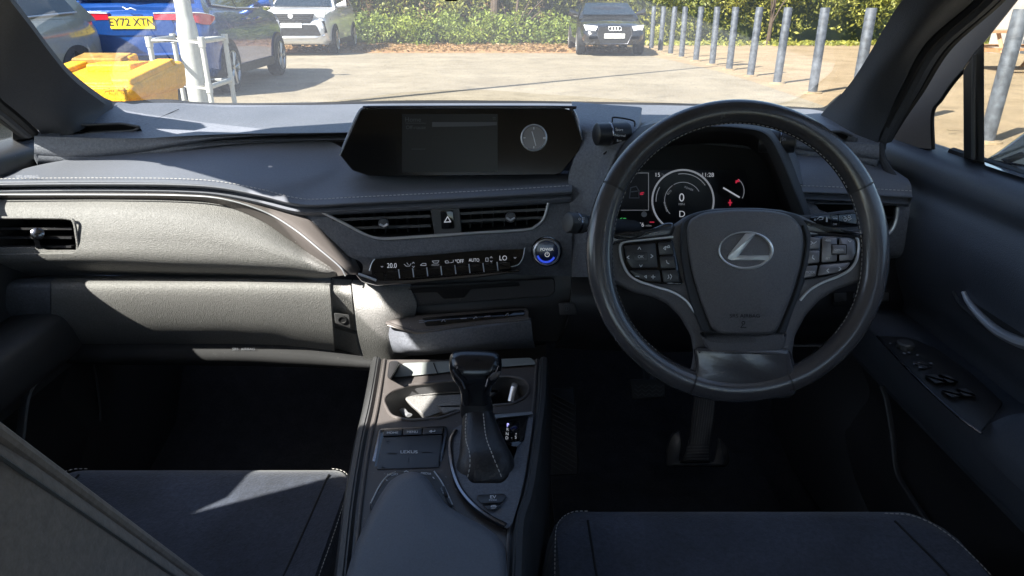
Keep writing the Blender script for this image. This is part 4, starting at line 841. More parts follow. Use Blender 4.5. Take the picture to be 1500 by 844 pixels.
# indicator and wiper stalks: moved on their own
def stalk(name, label, A, B, r, face, parts):
    t = thing(name, label, 'control stalk', B); d = (A-B).normalized(); Lg = (A-B).length; M = MB()
    M.lathe(B, d, [(r*.6, 0), (r*.8, .01), (r*.95, Lg-.032), (r*1.0, Lg-.030)], n=28); M.build('arm', 'pillar_trim', t)
    M = MB(); M.lathe(B, d, [(r*.98, Lg-.029), (r*1.18, Lg-.026), (r*1.2, Lg-.003), (r*1.05, Lg), (r*.7, Lg+.001), (0, Lg+.001)], n=32); e = M.build('end_dial', 'hard_plastic', t)
    M = MB(); M.lathe(B, d, [(r*1.19, Lg-.018), (r*1.23, Lg-.017), (r*1.23, Lg-.015), (r*1.19, Lg-.014)], n=32); M.build('dial_ring', 'dark_chrome', e)
    return t
st = stalk('indicator_stalk', 'dark indicator stalk with round lamp dial left of the steering wheel', P(831, 326, .93), P(935, 333, 1.0), .0125, None, None)
SP1 = Pl(P(850, 322, .925), (0, -1, .1)); M = MB(); ribs('', SP1, [[(853, 319), (856, 319)], [(853, 321), (856, 321)], circ(849, 321, 1.5, 1.5, 0, 360, 8)], .8, .002, '', mb=M); M.build('stalk_symbols', 'print_white', st, smooth=False)
ws_ = thing('wiper_stalk', 'dark wiper stalk printed with white spray symbols right of the steering wheel hub', 'control stalk', P(1150, 330, 1.0))
WSP = Pl(P(1215, 318, .93), (0, -.96, .28))
slab('arm', WSP, [(1150, 316), (1185, 315), (1240, 308), (1256, 307), (1260, 312), (1259, 332), (1240, 333), (1185, 334), (1150, 334)], -.02, .0, 'pillar_trim', ws_, r=5, ch=4)
sb = slab('switch_sleeve', WSP, [(1186, 318), (1256, 311), (1257, 330), (1187, 331)], -.012, .0035, 'piano_black', ws_, r=3, ch=1.5)
for x in (1217, 1228): line_px('sleeve_joint', [(x, 313.5), (x+.5, 331)], .0006, 'rubber', sb, WSP, .0036, n=2, sm=False)
M = MB(); text_px('', 'OFF', WSP, 1223, 329, 3.6, .004, '', None, mb=M)
ribs('', WSP, [[(1197, 321), (1201, 318), (1206, 318.5), (1205, 321.5), (1200, 322)], [(1210.5, 318), (1210.5, 325)], [(1212, 318), (1212, 325)], [(1221, 320.5), (1226, 320)], circ(1238, 322, 2, 2, 0, 360, 8), circ(1244, 317.5, 1.8, 1.8, 0, 360, 8), [(1240, 319), (1243, 323), (1247, 320)], [(1236, 317), (1239, 319)], circ(1194, 322, 1.2, 1.2, 0, 360, 8)], 1.0, .004, '', mb=M)
M.build('wiper_symbols', 'print_white', sb, smooth=False)

# =================================================================== CENTRE CONSOLE
con = thing('centre_console', 'bronze and dark grey centre console with cup holders and touchpad', 'centre console', (CX, .75, .3))
ZC = .69; CPl = Pl((0, .8, ZC), (0, 0, 1))
def fz(px, py, z): return PZ(px, py, z)
outl_l = [(556, 527), (551, 560), (544, 600), (535, 640), (528, 680), (522, 720), (517, 760), (507, 860), (500, 930)]
outl_r = [(792, 527), (790, 560), (787, 600), (781, 640), (774, 690), (766, 730), (754, 770), (748, 860), (745, 930)]
cup = rnd([(560, 585), (575, 572), (600, 564), (640, 560), (700, 556), (745, 551), (768, 556), (777, 568), (770, 582), (750, 592), (700, 596), (668, 604), (648, 612), (600, 616), (572, 610)], 9)
tray = rnd([(572, 553), (590, 530), (790, 521), (792, 535), (700, 541), (640, 549)], 4)
shf_h = rnd([(668, 640), (720, 606), (770, 604), (762, 650), (745, 700), (735, 712), (690, 712), (672, 690)], 6)
nr = 9; rows = []
for k in range(nr): rows.append([(outl_l[k][0]+(outl_r[k][0]-outl_l[k][0])*t, outl_l[k][1], ZC) for t in (0, .25, .5, .75, 1)])
top = panel('console_top', rows, 'bronze_trim', con, nu=150, nv=240, fn=fz, holes=(cup, shf_h), thick=(0, 0, -.006), sm=False)
top.data.materials[0] = MT['bronze_trim']
# side walls with a rounded rail along each edge
for nm, ol, s in (('console_side', outl_l, -1), ('console_side', outl_r, 1)):
    q = [PZ(p[0], p[1], ZC) for p in ol]; q = [Vector(v) for v in cr([tuple(v) for v in q], 50)]
    V = []; F = []; prof = [(0, .0), (.004, .006), (.010, .004), (.014, -.004), (.014, -.02), (.02, -.10), (.022, -.36)]
    for v in q: V += [v+Vector((s*a, 0, b)) for a, b in prof]
    m_ = len(prof)
    for i in range(len(q)-1):
        for k in range(m_-1): F.append([i*m_+k, i*m_+k+1, (i+1)*m_+k+1, (i+1)*m_+k])
    shell(nm, V, F, 'hard_plastic', con, (-s*.003, 0, -.001))
for ol, s, w_ in ((outl_l, 1, 9), (outl_r, -1, 7)):
    line = [(p[0]+s*w_*(.8+.2*(p[1]-520)/200), p[1]) for p in ol[0:8]]
    line_px('edge_strip', line, .0022, 'bronze_trim', con, CPl, .0015, n=60)
def pit(name, hole, z0, depth, m, parent, floor=None):
    V = [PZ(p[0], p[1], z0) for p in hole]; n = len(V); cen = sum(V, Vector())/n
    B = [cen+(v-cen)*.93-Vector((0, 0, depth)) for v in V]
    return mk(name, V+B, [[k, (k+1) % n, n+(k+1) % n, n+k] for k in range(n)]+[[n+k for k in range(n)]], m, parent)
cp = pit('cup_holder', cup, ZC, .065, 'hard_plastic', con)
M = MB(); M.tube([PZ(p[0], p[1], ZC+.001) for p in cup], .0022, closed=True, n=8); M.build('cup_rim', 'bronze_trim', cp)
# dividing wedge inside the cup holder, its ledge and clips
CB = Pl((0, .8, ZC-.03), (0, 0, 1))
slab('divider', CB, [(586, 580), (600, 574), (640, 567), (700, 566), (735, 572), (700, 596), (672, 600), (650, 606), (622, 616), (614, 606), (600, 594)], -.034, .012, 'fascia_plastic', cp, r=6, ch=4)
CB2 = Pl((0, .8, ZC-.012), (0, 0, 1))
slab('divider_ridge', CB2, [(640, 594), (664, 588), (700, 594), (690, 600), (666, 603), (650, 608)], -.02, .004, 'fascia_plastic', cp, r=3, ch=3)
M = MB(); a = PZ(748, 588, ZC-.03); M.tube([a, a+Vector((.005, .012, .018)), a+Vector((.009, .03, .020))], .005, n=10, flat=.5); M.build('cup_clip', 'satin_silver', cp)
M = MB(); a = PZ(589, 600, ZC-.03); M.tube([a, a+Vector((.007, -.012, .0)), a+Vector((.014, -.022, .004))], .005, n=10, flat=.5); M.build('cup_clip', 'satin_silver', cp)
# phone tray ahead of the cup holders
TP = Pl((0, .9, ZC+.004), (0, 0, 1))
slab('phone_tray', TP, [(576, 553), (590, 532), (778, 524), (786, 534), (700, 540), (640, 547)], -.002, .0, 'fascia_plastic', con, r=4, ch=1).data.materials[0] = MT['plate_grey']
line_px('tray_seam', [(635, 532), (641, 547)], .0008, 'black_matt', con, TP, .001, n=3, sm=False)
slab('tray_wall', TP, [(570, 530), (580, 528), (586, 532), (576, 551), (572, 557), (567, 552)], -.004, .025, 'dark_plastic', con, r=3, ch=2)
# touchpad
PDP = Pl((0, .75, ZC+.002), (0, -.10, 1))
pd = slab('touchpad', PDP, [(555, 628), (654, 624), (656, 632), (647, 688), (642, 697), (543, 696), (541, 688)], -.004, .002, 'dark_chrome', con, r=4, ch=2)
slab('pad_well', PDP, [(558, 630), (651, 626.5), (643, 692), (546, 693)], .0015, .003, 'piano_black', pd, r=2, ch=.5)
slab('pad_surface', PDP, [(561, 640.5), (648, 637), (643, 685), (551, 688)], .002, .0048, 'button_plastic', pd, r=3, ch=1)
for q in ([(563, 630.5), (590, 629.3), (588.5, 638), (561, 639)], [(591.2, 629.2), (618.5, 628), (617.5, 636.9), (589.8, 637.9)], [(619.8, 627.9), (649, 626.7), (648, 635.8), (618.8, 636.8)]): slab('menu_key', PDP, q, .002, .0055, 'button_plastic', pd, r=1, ch=1)
M = MB(); text_px('', 'HOME', PDP, 575, 634.4, 4.8, .0062, '', None, wide=1.25, mb=M); text_px('', 'MENU', PDP, 604, 633.2, 4.8, .0062, '', None, wide=1.25, mb=M); text_px('', 'LEXUS', PDP, 599, 662.5, 6.0, .0056, '', None, wide=1.5, mb=M)
ribs('', PDP, [[(629, 632), (632, 630.5), (632, 633.5), (629, 632)], [(632, 632), (637, 632), (637, 630)]], 1, .0062, '', mb=M); M.build('pad_lettering', 'print_white', pd, smooth=False, recalc=False)
ribs('pad_marks', PDP, [[(568, 663.5), (581, 663)], [(618, 661.6), (632, 661)], [(600, 650), (600, 656)], [(598, 669), (597.5, 675)], [(566, 648), (566, 645), (570, 645)], [(560, 681), (559, 684), (563, 684)], [(638, 682), (638, 679)]], .7, .0055, 'print_faint', pd)
# audio control block under the arm rest's nose
ABP = Pl((0, .68, ZC+.012), (0, -.2, 1))
au = slab('audio_controls', ABP, [(560, 708), (572, 693), (582, 690), (632, 689), (642, 693), (652, 712), (664, 738), (672, 756), (560, 762), (540, 745), (548, 725)], -.03, .004, 'hard_plastic', con, r=4, ch=2)
line_px('bright_edge', [(543, 738), (556, 712), (568, 697), (580, 691.5)], .0009, 'satin_silver', au, ABP, .004, n=16)
line_px('bright_edge', [(636, 690.5), (648, 708), (663, 740)], .0009, 'satin_silver', au, ABP, .004, n=16)
M = MB(); text_px('', 'RADIO', ABP, 575, 695.5, 4.4, .0055, '', None, rot=6, wide=1.2, mb=M); text_px('', 'MEDIA', ABP, 624, 694, 4.4, .0055, '', None, rot=-6, wide=1.2, mb=M); text_px('', 'TUNE', ABP, 648, 719, 4, .0055, '', None, rot=-66, mb=M)
ribs('', ABP, [[(592, 691.5), (595, 689.8), (598, 691.3)], [(565, 702), (567, 704)], [(634, 699), (636, 701)]], 1.1, .0052, '', mb=M); M.build('audio_lettering', 'print_white', au, smooth=False, recalc=False)
for q in ([(646, 712), (651, 712), (657, 727), (651, 727)], [(652, 729), (658, 729), (663, 742), (657, 742)]): slab('audio_key', ABP, q, .002, .006, 'button_plastic', au, r=1.5, ch=1)
# selector surround: right hand deck with bright edge
SDP = Pl((0, .72, ZC+.003), (0, 0, 1))
deck = [(664, 628), (700, 611), (782, 604), (776, 650), (768, 700), (760, 735), (750, 768), (743, 775), (720, 762), (694, 742), (676, 720), (666, 690), (660, 655)]
dko = deck; hole = shf_h
def ring_plate(name, outer, inner, pl, h0, h1, m, parent):
    n = 72; A = lin(outer+[outer[0]], n+1)[:-1]; cx = sum(p[0] for p in inner)/len(inner); cy = sum(p[1] for p in inner)/len(inner)
    B = []
    I = lin([tuple(p) for p in inner]+[tuple(inner[0])], 400)
    for p in A:
        a = math.atan2(p[1]-cy, p[0]-cx); q = min(I, key=lambda w: abs((math.atan2(w[1]-cy, w[0]-cx)-a+math.pi) % (2*math.pi)-math.pi)); B.append(q)
    V = [pl.at(p[0], p[1], h0) for p in A]+[pl.at(p[0], p[1], h1) for p in A]+[pl.at(p[0], p[1], h1) for p in B]+[pl.at(p[0], p[1], h0-.01) for p in B]; F = []
    for k in range(n):
        k2 = (k+1) % n
        for r_ in range(3): F.append([r_*n+k, r_*n+k2, (r_+1)*n+k2, (r_+1)*n+k])
    return mk(name, V, F, m, parent)
dk = ring_plate('selector_deck', deck, rnd([(676, 640), (700, 616), (766, 612), (758, 655), (744, 700), (735, 708), (690, 708), (678, 690)], 6), SDP, -.002, .004, 'hard_plastic', con)
dk.data.materials[0] = MT['soft_plastic']
line_px('bright_edge', [(668, 632), (661, 645), (660, 662), (664, 690), (675, 718), (694, 741), (718, 759), (741, 771)], .0036, 'dark_chrome', dk, SDP, .003, n=70)
M = MB(); slab('', SDP, [(724, 607), (779, 603), (781, 607), (727, 613)], .002, .008, '', None, r=1, ch=.6, mb=M); M.build('bright_bar', 'satin_silver', dk)
ip = slab('gate_indicator', SDP, [(727, 614), (774, 609), (768, 645), (757, 656), (742, 652), (735, 640)], .002, .0055, 'piano_black', con, r=2, ch=.6)
text_px('gear_letter', 'P', SDP, 744, 623, 7, .0062, 'lit_violet', ip)
M = MB()
for ch_, yy in (('R', 629.5), ('N', 636), ('D', 642)): text_px('', ch_, SDP, 744-(yy-623)*.08, yy, 6, .0062, '', None, mb=M)
text_px('', 'S', SDP, 755.5, 641, 6, .0062, '', None, mb=M); text_px('', '+', SDP, 756, 636, 5, .0062, '', None, mb=M); text_px('', '-', SDP, 749.5, 641.5, 5, .0062, '', None, mb=M); M.build('gear_letters', 'lit_white', ip, smooth=False, recalc=False)
ev = slab('mode_button', SDP, [(700, 725), (738, 723), (742, 727), (735, 737), (705, 738), (698, 729)], .002, .007, 'button_plastic', con, r=3, ch=1.5)
e2 = slab('mode_button', SDP, [(706, 739.5), (735, 738.5), (730, 744), (722, 748), (714, 747)], .002, .007, 'button_plastic', con, r=3, ch=1.5)
M = MB(); text_px('', 'EV', SDP, 722, 728.5, 6.5, .008, '', None, bold=.02, wide=1.3, mb=M); text_px('', 'MODE', SDP, 722, 733, 3.4, .008, '', None, wide=1.2, mb=M); M.build('button_lettering', 'print_white', ev, smooth=False, recalc=False)
M = MB(); ribs('', SDP, [[(720, 740.5), (726, 740.5), (727, 742.5), (719, 742.5), (720, 740.5)]], 1, .0078, '', mb=M); text_px('', 'HOLD', SDP, 723, 745, 2.8, .008, '', None, mb=M); M.build('button_lettering', 'print_white', e2, smooth=False, recalc=False)
pit('selector_well', rnd([(674, 640), (702, 612), (768, 609), (760, 655), (746, 702), (736, 710), (690, 710), (676, 690)], 6), ZC+.003, .03, 'black_matt', con)
# =================================================================== GEAR SELECTOR
gs = thing('gear_selector', 'black gear selector with leather gaiter and glossy T-shaped knob', 'gear selector', PZ(712, 690, ZC))
def ringp(cx, cy, rx, ry, Y, n=28, pw=2.6, skew=0):
    out = []
    for k in range(n):
        a = 2*math.pi*k/n; c, s = math.cos(a), math.sin(a); x = math.copysign(abs(c)**(2/pw), c)*rx; y = math.copysign(abs(s)**(2/pw), s)*ry; out.append((x, y))
    return out
def stack(name, secs, m, parent, n=32, pw=3, sub=3):
    """sections: px, py, Y centre; half widths in metres across and along"""
    S2 = cr(secs, (len(secs)-1)*sub+1); V = []; F = []
    cs = [P(s[0], s[1], s[2]) for s in S2]
    for i, s in enumerate(S2):
        a = cs[max(0, i-1)]; b = cs[min(len(cs)-1, i+1)]; ax = (b-a).normalized(); u = Vector((1, 0, 0)); u = (u-ax*u.dot(ax)).normalized(); v = ax.cross(u)
        for (x, y) in ringp(0, 0, max(s[3], .001), max(s[4], .001), 0, n, pw): V.append(cs[i]+u*x+v*y)
    for i in range(len(S2)-1):
        for k in range(n): k2 = (k+1) % n; F.append([i*n+k, i*n+k2, (i+1)*n+k2, (i+1)*n+k])
    F.append(list(range(n))[::-1]); F.append([(len(S2)-1)*n+k for k in range(n)])
    return mk(name, V, F, m, parent, ang=60)
from mathutils.bvhtree import BVHTree
def on_mesh(o, px, py, lift=.0006):
    if o.name not in BV: BV[o.name] = BVHTree.FromPolygons([v.co for v in o.data.vertices], [list(p.vertices) for p in o.data.polygons])
    d = ray(px, py).normalized(); h = BV[o.name].ray_cast(Vector((0, 0, H)), d)
    return h[0]-d*lift if h[0] is not None else BV[o.name].find_nearest(P(px, py, .7))[0]
BV = {}
gt = stack('gaiter', [(711, 712, .692, .041, .034), (711, 684, .70, .0375, .031), (709, 668, .712, .032, .026), (706, 650, .729, .0280, .022), (703, 632, .748, .0245, .020), (701, 616, .764, .0215, .018), (699, 604, .775, .0205, .018)], 'glove_leather', gs, pw=2.6)
for (pts) in ([(683, 606, .754), (682, 640, .722), (688, 665, .690), (688, 685, .662), (683, 706, .636)], [(708, 606, .754), (712, 640, .722), (722, 668, .686), (731, 690, .655), (737, 705, .638)]):
    stitches('stitching', [on_mesh(gt, q[0], q[1]) for q in cr(pts, 60)], gt, L=.0040, gap=.0020, r=.0007)
stack('collar', [(699, 606, .775, .0215, .019), (698, 596, .777, .0215, .019), (697, 586, .779, .0205, .019)], 'dark_plastic', gs)
kb = stack('knob', [(697, 590, .778, .0190, .017), (697, 582, .778, .0190, .018), (697, 570, .779, .0200, .019), (697, 560, .780, .0235, .021), (697, 550, .781, .030, .0235), (697, 540, .783, .0335, .024), (697, 533, .786, .0342, .022), (697.5, 529.5, .79, .0325, .017), (698, 527.5, .795, .024, .010)], 'piano_black', gs, pw=3.6, sub=5)
kb.data.materials[0] = MT['knob_gloss']
KP2 = Pl(P(697, 560, .753), (0, -.9, .43))
line_px('knob_trim', [(663, 541), (668, 549), (677, 560), (681, 570)], .0014, 'dark_chrome', kb, KP2, .004, n=16)
line_px('knob_trim', [(731, 536), (726, 546), (716, 554), (712, 566)], .0014, 'dark_chrome', kb, KP2, .004, n=16)
slab('release_button', KP2, [(716, 552), (722, 546), (733, 543), (734, 548), (726, 556), (719, 558)], -.006, .006, 'bronze_trim', kb, r=2, ch=1.5)
# =================================================================== ARM REST
ar = thing('armrest_lid', 'smooth blue grey padded armrest lid in the bottom foreground', 'armrest', (CX, .5, .5))
ARP = Pl((0, .55, .725), (0, -.06, 1))
ao = [(586, 695), (600, 691), (614, 692), (626, 700), (638, 718), (654, 740), (680, 756), (708, 770), (728, 784), (740, 802), (744, 850), (746, 960), (496, 960), (502, 860), (520, 800), (538, 760), (554, 730), (570, 705)]
ad = slab('lid_cushion', ARP, ao, -.03, .0, 'padded_leather', ar, r=9, ch=16, dome=.004, steps=7)
slab('lid_base', ARP, inset(ao, 4), -.06, -.028, 'hard_plastic', ar, r=8, ch=0)
# =================================================================== SEATS
def seat_cushion(seat, xl, xr, yf, zt, tilt, label=None):
    """rounded cushion: bolsters left and right, front edge at yf"""
    V = []; F = []; nu, nv = 60, 60
    def z_at(u, y):
        b = .018*(abs(u)**6)+.030*max(0, (abs(u)-.66)/.34)**1.2*(1 if abs(u) < .92 else 1)
        return b
    Lc = .50
    for j in range(nv+1):
        t = j/nv
        if t < .35:                                   # front roll-over, quarter circle then down
            a = (t/.35); ang = a*R(100); yy = yf-.045+.045*math.cos(R(100)-ang-R(10)); zz = zt-.05+.05*math.sin(ang)
            y = yf-.05+.05*math.cos(ang); z = zt-.05+.05*math.sin(ang)
            if a < .3: z -= (.3-a)*.45
        else:
            s = (t-.35)/.65; y = yf-.05-.0087-s*Lc; z = zt-s*tilt
        for i in range(nu+1):
            u = -1+2*i/nu; ee = abs(u)**10; x = (xl+xr)/2+u*(xr-xl)/2
            fx = -.06*max(0, abs(u)-.80)**2/.04
            zz = z+z_at(u, y)*max(0, min(1, (t-.3)/.4))-.05*max(0, (abs(u)-.93)/.07)**2
            zz += .0016*math.sin(x*23+y*9)*math.sin(y*17-x*6)*(1 if t > .5 else 0)
            V.append(Vector((x, y+fx, zz)))
    for j in range(nv):
        for i in range(nu): F.append([j*(nu+1)+i, j*(nu+1)+i+1, (j+1)*(nu+1)+i+1, (j+1)*(nu+1)+i])
    c = shell('cushion', V, F, 'seat_fabric', seat, (0, -.01, -.03))
    M = MB(); M.box(((xl+xr)/2, yf-.30, zt-.15), (xr-xl-.03, .46, .14)); M.build('seat_base', 'dark_plastic', seat)
    def onseat(x, y, lift=.0015):
        u = (x-(xl+xr)/2)/((xr-xl)/2); fx = -.06*max(0, abs(u)-.80)**2/.04; s = max(0, (yf-.0587-(y-fx))/Lc)
        dz = 0
        if y-fx > yf-.05: q = min(.0499, (y-fx)-(yf-.05)); dz = -.05+math.sqrt(.05**2-q*q)
        tt = .35+s*.65; return Vector((x, y, zt-s*tilt+z_at(u, y)*max(0, min(1, (tt-.3)/.4))-.05*max(0, (abs(u)-.93)/.07)**2+dz+lift))
    return c, onseat
ps = thing('passenger_seat', 'dark fabric passenger seat with grey brown backrest side in the lower left', 'car seat', (-.47, .4, .3))
pc, pon = seat_cushion(ps, -.675, -.215, .845, .598, .05)
ds = thing('driver_seat', 'dark blue black fabric driver seat below the steering wheel', 'car seat', (.29, .3, .3))
dc, don = seat_cushion(ds, .038, .572, .75, .603, .05)
for on, c, segs_ in ((don, dc, [[(.098, .70), (.10, .60), (.105, .45), (.11, .30)], [(.495, .70), (.515, .60), (.52, .45), (.52, .30)]]), (pon, pc, [[(-.262, .80), (-.268, .70), (-.28, .55), (-.29, .40)], [(-.62, .80), (-.615, .70), (-.60, .55), (-.60, .40)]])):
    for sg in segs_:
        M = MB(); M.tube([on(q[0], q[1], .0) for q in cr(sg, 30)], .0016, n=6); sm_ = M.build('seam', 'black_matt', c)
stitches('stitching', [don(q[0], q[1], .002) for q in cr([(.10, .722), (.075, .716), (.058, .69), (.052, .64), (.048, .55), (.046, .4)], 80)], dc, r=.0006)
stitches('stitching', [don(q[0], q[1], .002) for q in cr([(.49, .716), (.52, .708), (.542, .68), (.553, .63), (.558, .52), (.56, .4)], 80)], dc, r=.0006)
stitches('stitching', [pon(q[0], q[1], .002) for q in cr([(-.262, .818), (-.24, .808), (-.229, .78), (-.226, .70), (-.226, .6)], 60)], pc, r=.0005)
stitches('stitching', [pon(q[0], q[1], .002) for q in cr([(-.62, .82), (-.645, .81), (-.66, .78)], 30)], pc, r=.0005)
# backrests: passenger one leans back with its inner flank towards us
def backrest(seat, xl, xr, base, lean, hgt, thick, mside):
    V = []; F = []; up = Vector((0, -math.sin(lean), math.cos(lean))); fw = Vector((0, math.cos(lean), math.sin(lean))); n = 40; m_ = 26; W = (xr-xl)/2; cx_ = (xl+xr)/2
    for j in range(m_+1):
        t = j/m_; s = hgt*t; sq = 1-.16*max(0, (t-.75)/.25)**2
        endc = math.sqrt(max(0, 1-max(0, (t-.94)/.06)**2))*(1-.0) if t > .94 else 1
        for k in range(n):
            a = 2*math.pi*k/n; c, sn = math.cos(a), math.sin(a); x = math.copysign(abs(c)**(2/16), c)*W*sq*(.86+.14*endc); d = math.copysign(abs(sn)**(2/16), sn)*thick/2*(.35+.65*endc)
            V.append(base+up*s+Vector((cx_+x-base.x, 0, 0))+fw*(d-thick/2))
    for j in range(m_):
        for k in range(n): k2 = (k+1) % n; F.append([j*n+k, j*n+k2, (j+1)*n+k2, (j+1)*n+k])
    F.append(list(range(n))[::-1]); F.append([m_*n+k for k in range(n)])
    b_ = mk('backrest', V, F, mside, seat, ang=50)
    M = MB(); hb_ = base+up*(hgt+.04); hb_.x = cx_
    for sx in (-.05, .05): M.tube([base+Vector((cx_-base.x+sx, 0, 0))+up*(hgt-.05)-fw*thick*.5, base+Vector((cx_-base.x+sx, 0, 0))+up*(hgt+.06)-fw*thick*.5], .006)
    M.build('headrest_post', 'satin_silver', seat)
    M = MB(); c_ = base+Vector((cx_-base.x, 0, 0))+up*(hgt+.11)-fw*thick*.4
    M.lathe(c_-Vector((.125, 0, 0)), (1, 0, 0), [(.03, 0), (.075, .02), (.085, .06), (.085, .19), (.075, .23), (.03, .25)], n=24); M.build('headrest', 'seat_fabric', seat)
    return b_, up, fw
e1 = Vector((-.21, .356, H-.36)); e2 = Vector((-.21, .238, H-.157)); d_ = (e2-e1).normalized(); lean = math.atan2(-d_.y, d_.z)
base = e1-d_*.28
bk, up, fw = backrest(ps, -.675, -.206, base, lean, .63, .15, 'seat_side')
M = MB(); M.tube([base+d_*s+Vector((-.002, -.004, 0)) for s in np.linspace(.05, .62, 30)], .0035, n=10); pp_ = M.build('piping', 'seat_side', bk)
M = MB(); M.tube([base+d_*s-fw*.014+Vector((.0035, 0, 0)) for s in np.linspace(.05, .55, 30)], .001, n=6); M.build('seam', 'hard_plastic', bk)
backrest(ds, .06, .56, Vector((.06, .0, .56)), R(42), .62, .14, 'seat_fabric')
# =================================================================== PEDALS
ac = thing('accelerator_pedal', 'long ribbed rubber accelerator pedal hanging under the steering wheel', 'pedal', P(1022, 680, 1.12))
PA = Pl(P(1026, 640, 1.14), (0, -.80, .6))
slab('pedal_pad', PA, [(1019, 560), (1052, 560), (1046, 620), (1040, 655), (1041, 678), (996, 678), (1004, 664), (1010, 640)], -.012, .0, 'rubber', ac, r=3, ch=1.5).data.materials[0] = MT['dark_plastic']
M = MB(); ribs('', PA, [[(1022+k*3.4, 585), (1013+k*3.6, 650)] for k in range(8)], 1.2, .0, '', mb=M, dh=.002); ribs('', PA, [[(1006, 655+k*4.5), (1038, 654+k*4.5)] for k in range(5)], 1.6, .0, '', mb=M, dh=.003); M.build('pedal_ribs', 'hard_plastic', ac, smooth=False)
slab('pedal_foot', PA, [(976, 655), (984, 635), (996, 630), (1000, 650), (996, 676), (1046, 676), (1052, 640), (1066, 655), (1070, 676), (1064, 684), (976, 684)], -.02, -.008, 'dark_plastic', ac, r=4, ch=2)
bp_ = thing('brake_pedal', 'black brake pedal with zigzag rubber pad left of the accelerator', 'pedal', P(948, 575, 1.2))
PB = Pl(P(948, 575, 1.18), (0, -.85, .52))
slab('pedal_pad', PB, [(922, 556), (975, 554), (977, 583), (926, 586)], -.012, 0, 'rubber', bp_, r=4, ch=2)
M = MB()
for y_ in (566, 572, 578): ribs('', PB, [[(930+k*5.2, y_+(2 if k % 2 else -2)) for k in range(9)]], 1.4, 0, '', mb=M, dh=.0025)
M.build('pedal_ribs', 'dark_plastic', bp_, smooth=False)
M = MB(); M.tube([PB.at(950, 560, -.01), PB.at(952, 520, -.03)+Vector((0, .1, .05)), P(956, 470, 1.4)], .01); M.build('pedal_arm', 'dark_plastic', bp_)
frt = thing('foot_rest', 'tall black ribbed foot rest beside the console in the driver footwell', 'foot rest', P(822, 690, 1.1))
PF = Pl(P(822, 630, 1.16), (0, -.75, .66))
slab('rest_plate', PF, [(797, 570), (841, 568), (848, 692), (846, 696), (803, 697), (800, 692)], -.02, 0, 'dark_plastic', frt, r=3, ch=1.5)
M = MB()
for k in range(17):
    y0 = 572+k*7.6; pts_ = [(801+(y0-570)*.03, y0), (843, y0+22)]
    if y0+22 > 690: f_ = (690-y0)/22; pts_[1] = (801+(42)*f_, 690)
    ribs('', PF, [pts_], 1.5, 0, '', mb=M, dh=.0025)
M.build('plate_ribs', 'hard_plastic', frt, smooth=False)
mt_ = thing('floor_mat', 'black carpet floor mat in the driver footwell', 'floor mat', (.25, 1.1, .315))
M = MB(); M.box((.30, 1.0, .318), (.44, .60, .012)); M.build('mat_carpet', 'carpet', mt_)
# =================================================================== DOORS
def door(name, label, s, X0):
    """s = +1 right door. X0 = belt line x"""
    t = thing(name, label, 'car door', (X0, .5, .35)); X = lambda q: X0-s*q
    fn = lambda a, y, z: Vector((a, y, z))
    ys = [1.30 if s > 0 else 1.27, 1.2, 1.1, 1.0, .88, .72, .55, .42, .36]
    def row(q, z, dy=0, dz=None): return [(X(q if not callable(q) else q(y)), y+dy, z if dz is None else z+dz(y)) for y in ys]
    cz = lambda y: .02*(1.1-y)
    rows = [row(-.03, .995), row(-.02, 1.001), row(.012, .999), row(.030, .988), row(.036, .968), row(.032, .945, 0, cz), row(.044, .925, 0, cz), row(.056, .90), row(.058, .86), row(.046, .80), row(.03, .76), row(.028, .735)]
    panel('door_card', rows, 'door_trim', t, nu=60, nv=70, fn=fn, thick=(s*.015, 0, 0))
    rows = [row(.028, .74), row(.085, .747), row(.108, .742), row(.114, .728), row(.11, .70), row(.09, .655), row(.05, .62), row(.04, .60)]
    a_ = panel('armrest', rows, 'door_trim', t, nu=50, nv=40, fn=fn, thick=(s*.012, 0, 0))
    rows = [row(.04, .605), row(.036, .56), row(.05, .50), row(.06, .46), row(.06, .38), row(.03, .33), row(-.02, .31)]
    l_ = panel('lower_card', rows, 'dark_plastic', t, nu=40, nv=30, fn=fn, thick=(s*.015, 0, 0))
    return t, X, a_, l_
dr, XR, arR, lcR = door('driver_door', 'dark grey right hand door with chrome handle, window switches and wing mirror outside', 1, .690)
dl, XL, arL, lcL = door('passenger_door', 'dark left hand door with light ridge round its speaker, in the shade', -1, -.862)
for o_ in dl.children:
    if o_.name.split('.')[0] in ('door_card', 'armrest'): o_.data.materials[0] = MT['hard_plastic']
line_px('front_edge', [(1296, 206, 1.115), (1290, 214, 1.105), (1296, 240, 1.09), (1330, 290, 1.07)], .006, 'pillar_trim', dr, n=20)
# chrome pull handle in its recess
HX = XR(.054); hp = [PX(*p, HX-.004) for p in [(1412, 428), (1420, 443), (1436, 462), (1458, 482), (1480, 495), (1510, 506), (1545, 508)]]
M = MB(); M.tube([Vector(v) for v in cr([tuple(v) for v in hp], 40)], lambda t: .004+.0095*t, n=10, flat=.6); hd = M.build('door_handle', 'satin_silver', dr)
rc = [(1404, 430), (1412, 424), (1440, 430), (1480, 440), (1560, 450), (1560, 505), (1490, 497), (1452, 477), (1425, 455)]
DPl = Pl((HX, .8, .9), (-1, 0, 0))
slab('handle_recess', DPl, rc, -.004, .0015, 'black_matt', hd, r=6, ch=2)
line_px('recess_lip', [(1398, 428), (1408, 445), (1430, 466), (1455, 485), (1485, 500), (1530, 511)], .004, 'pillar_trim', hd, DPl, -.001, n=40)
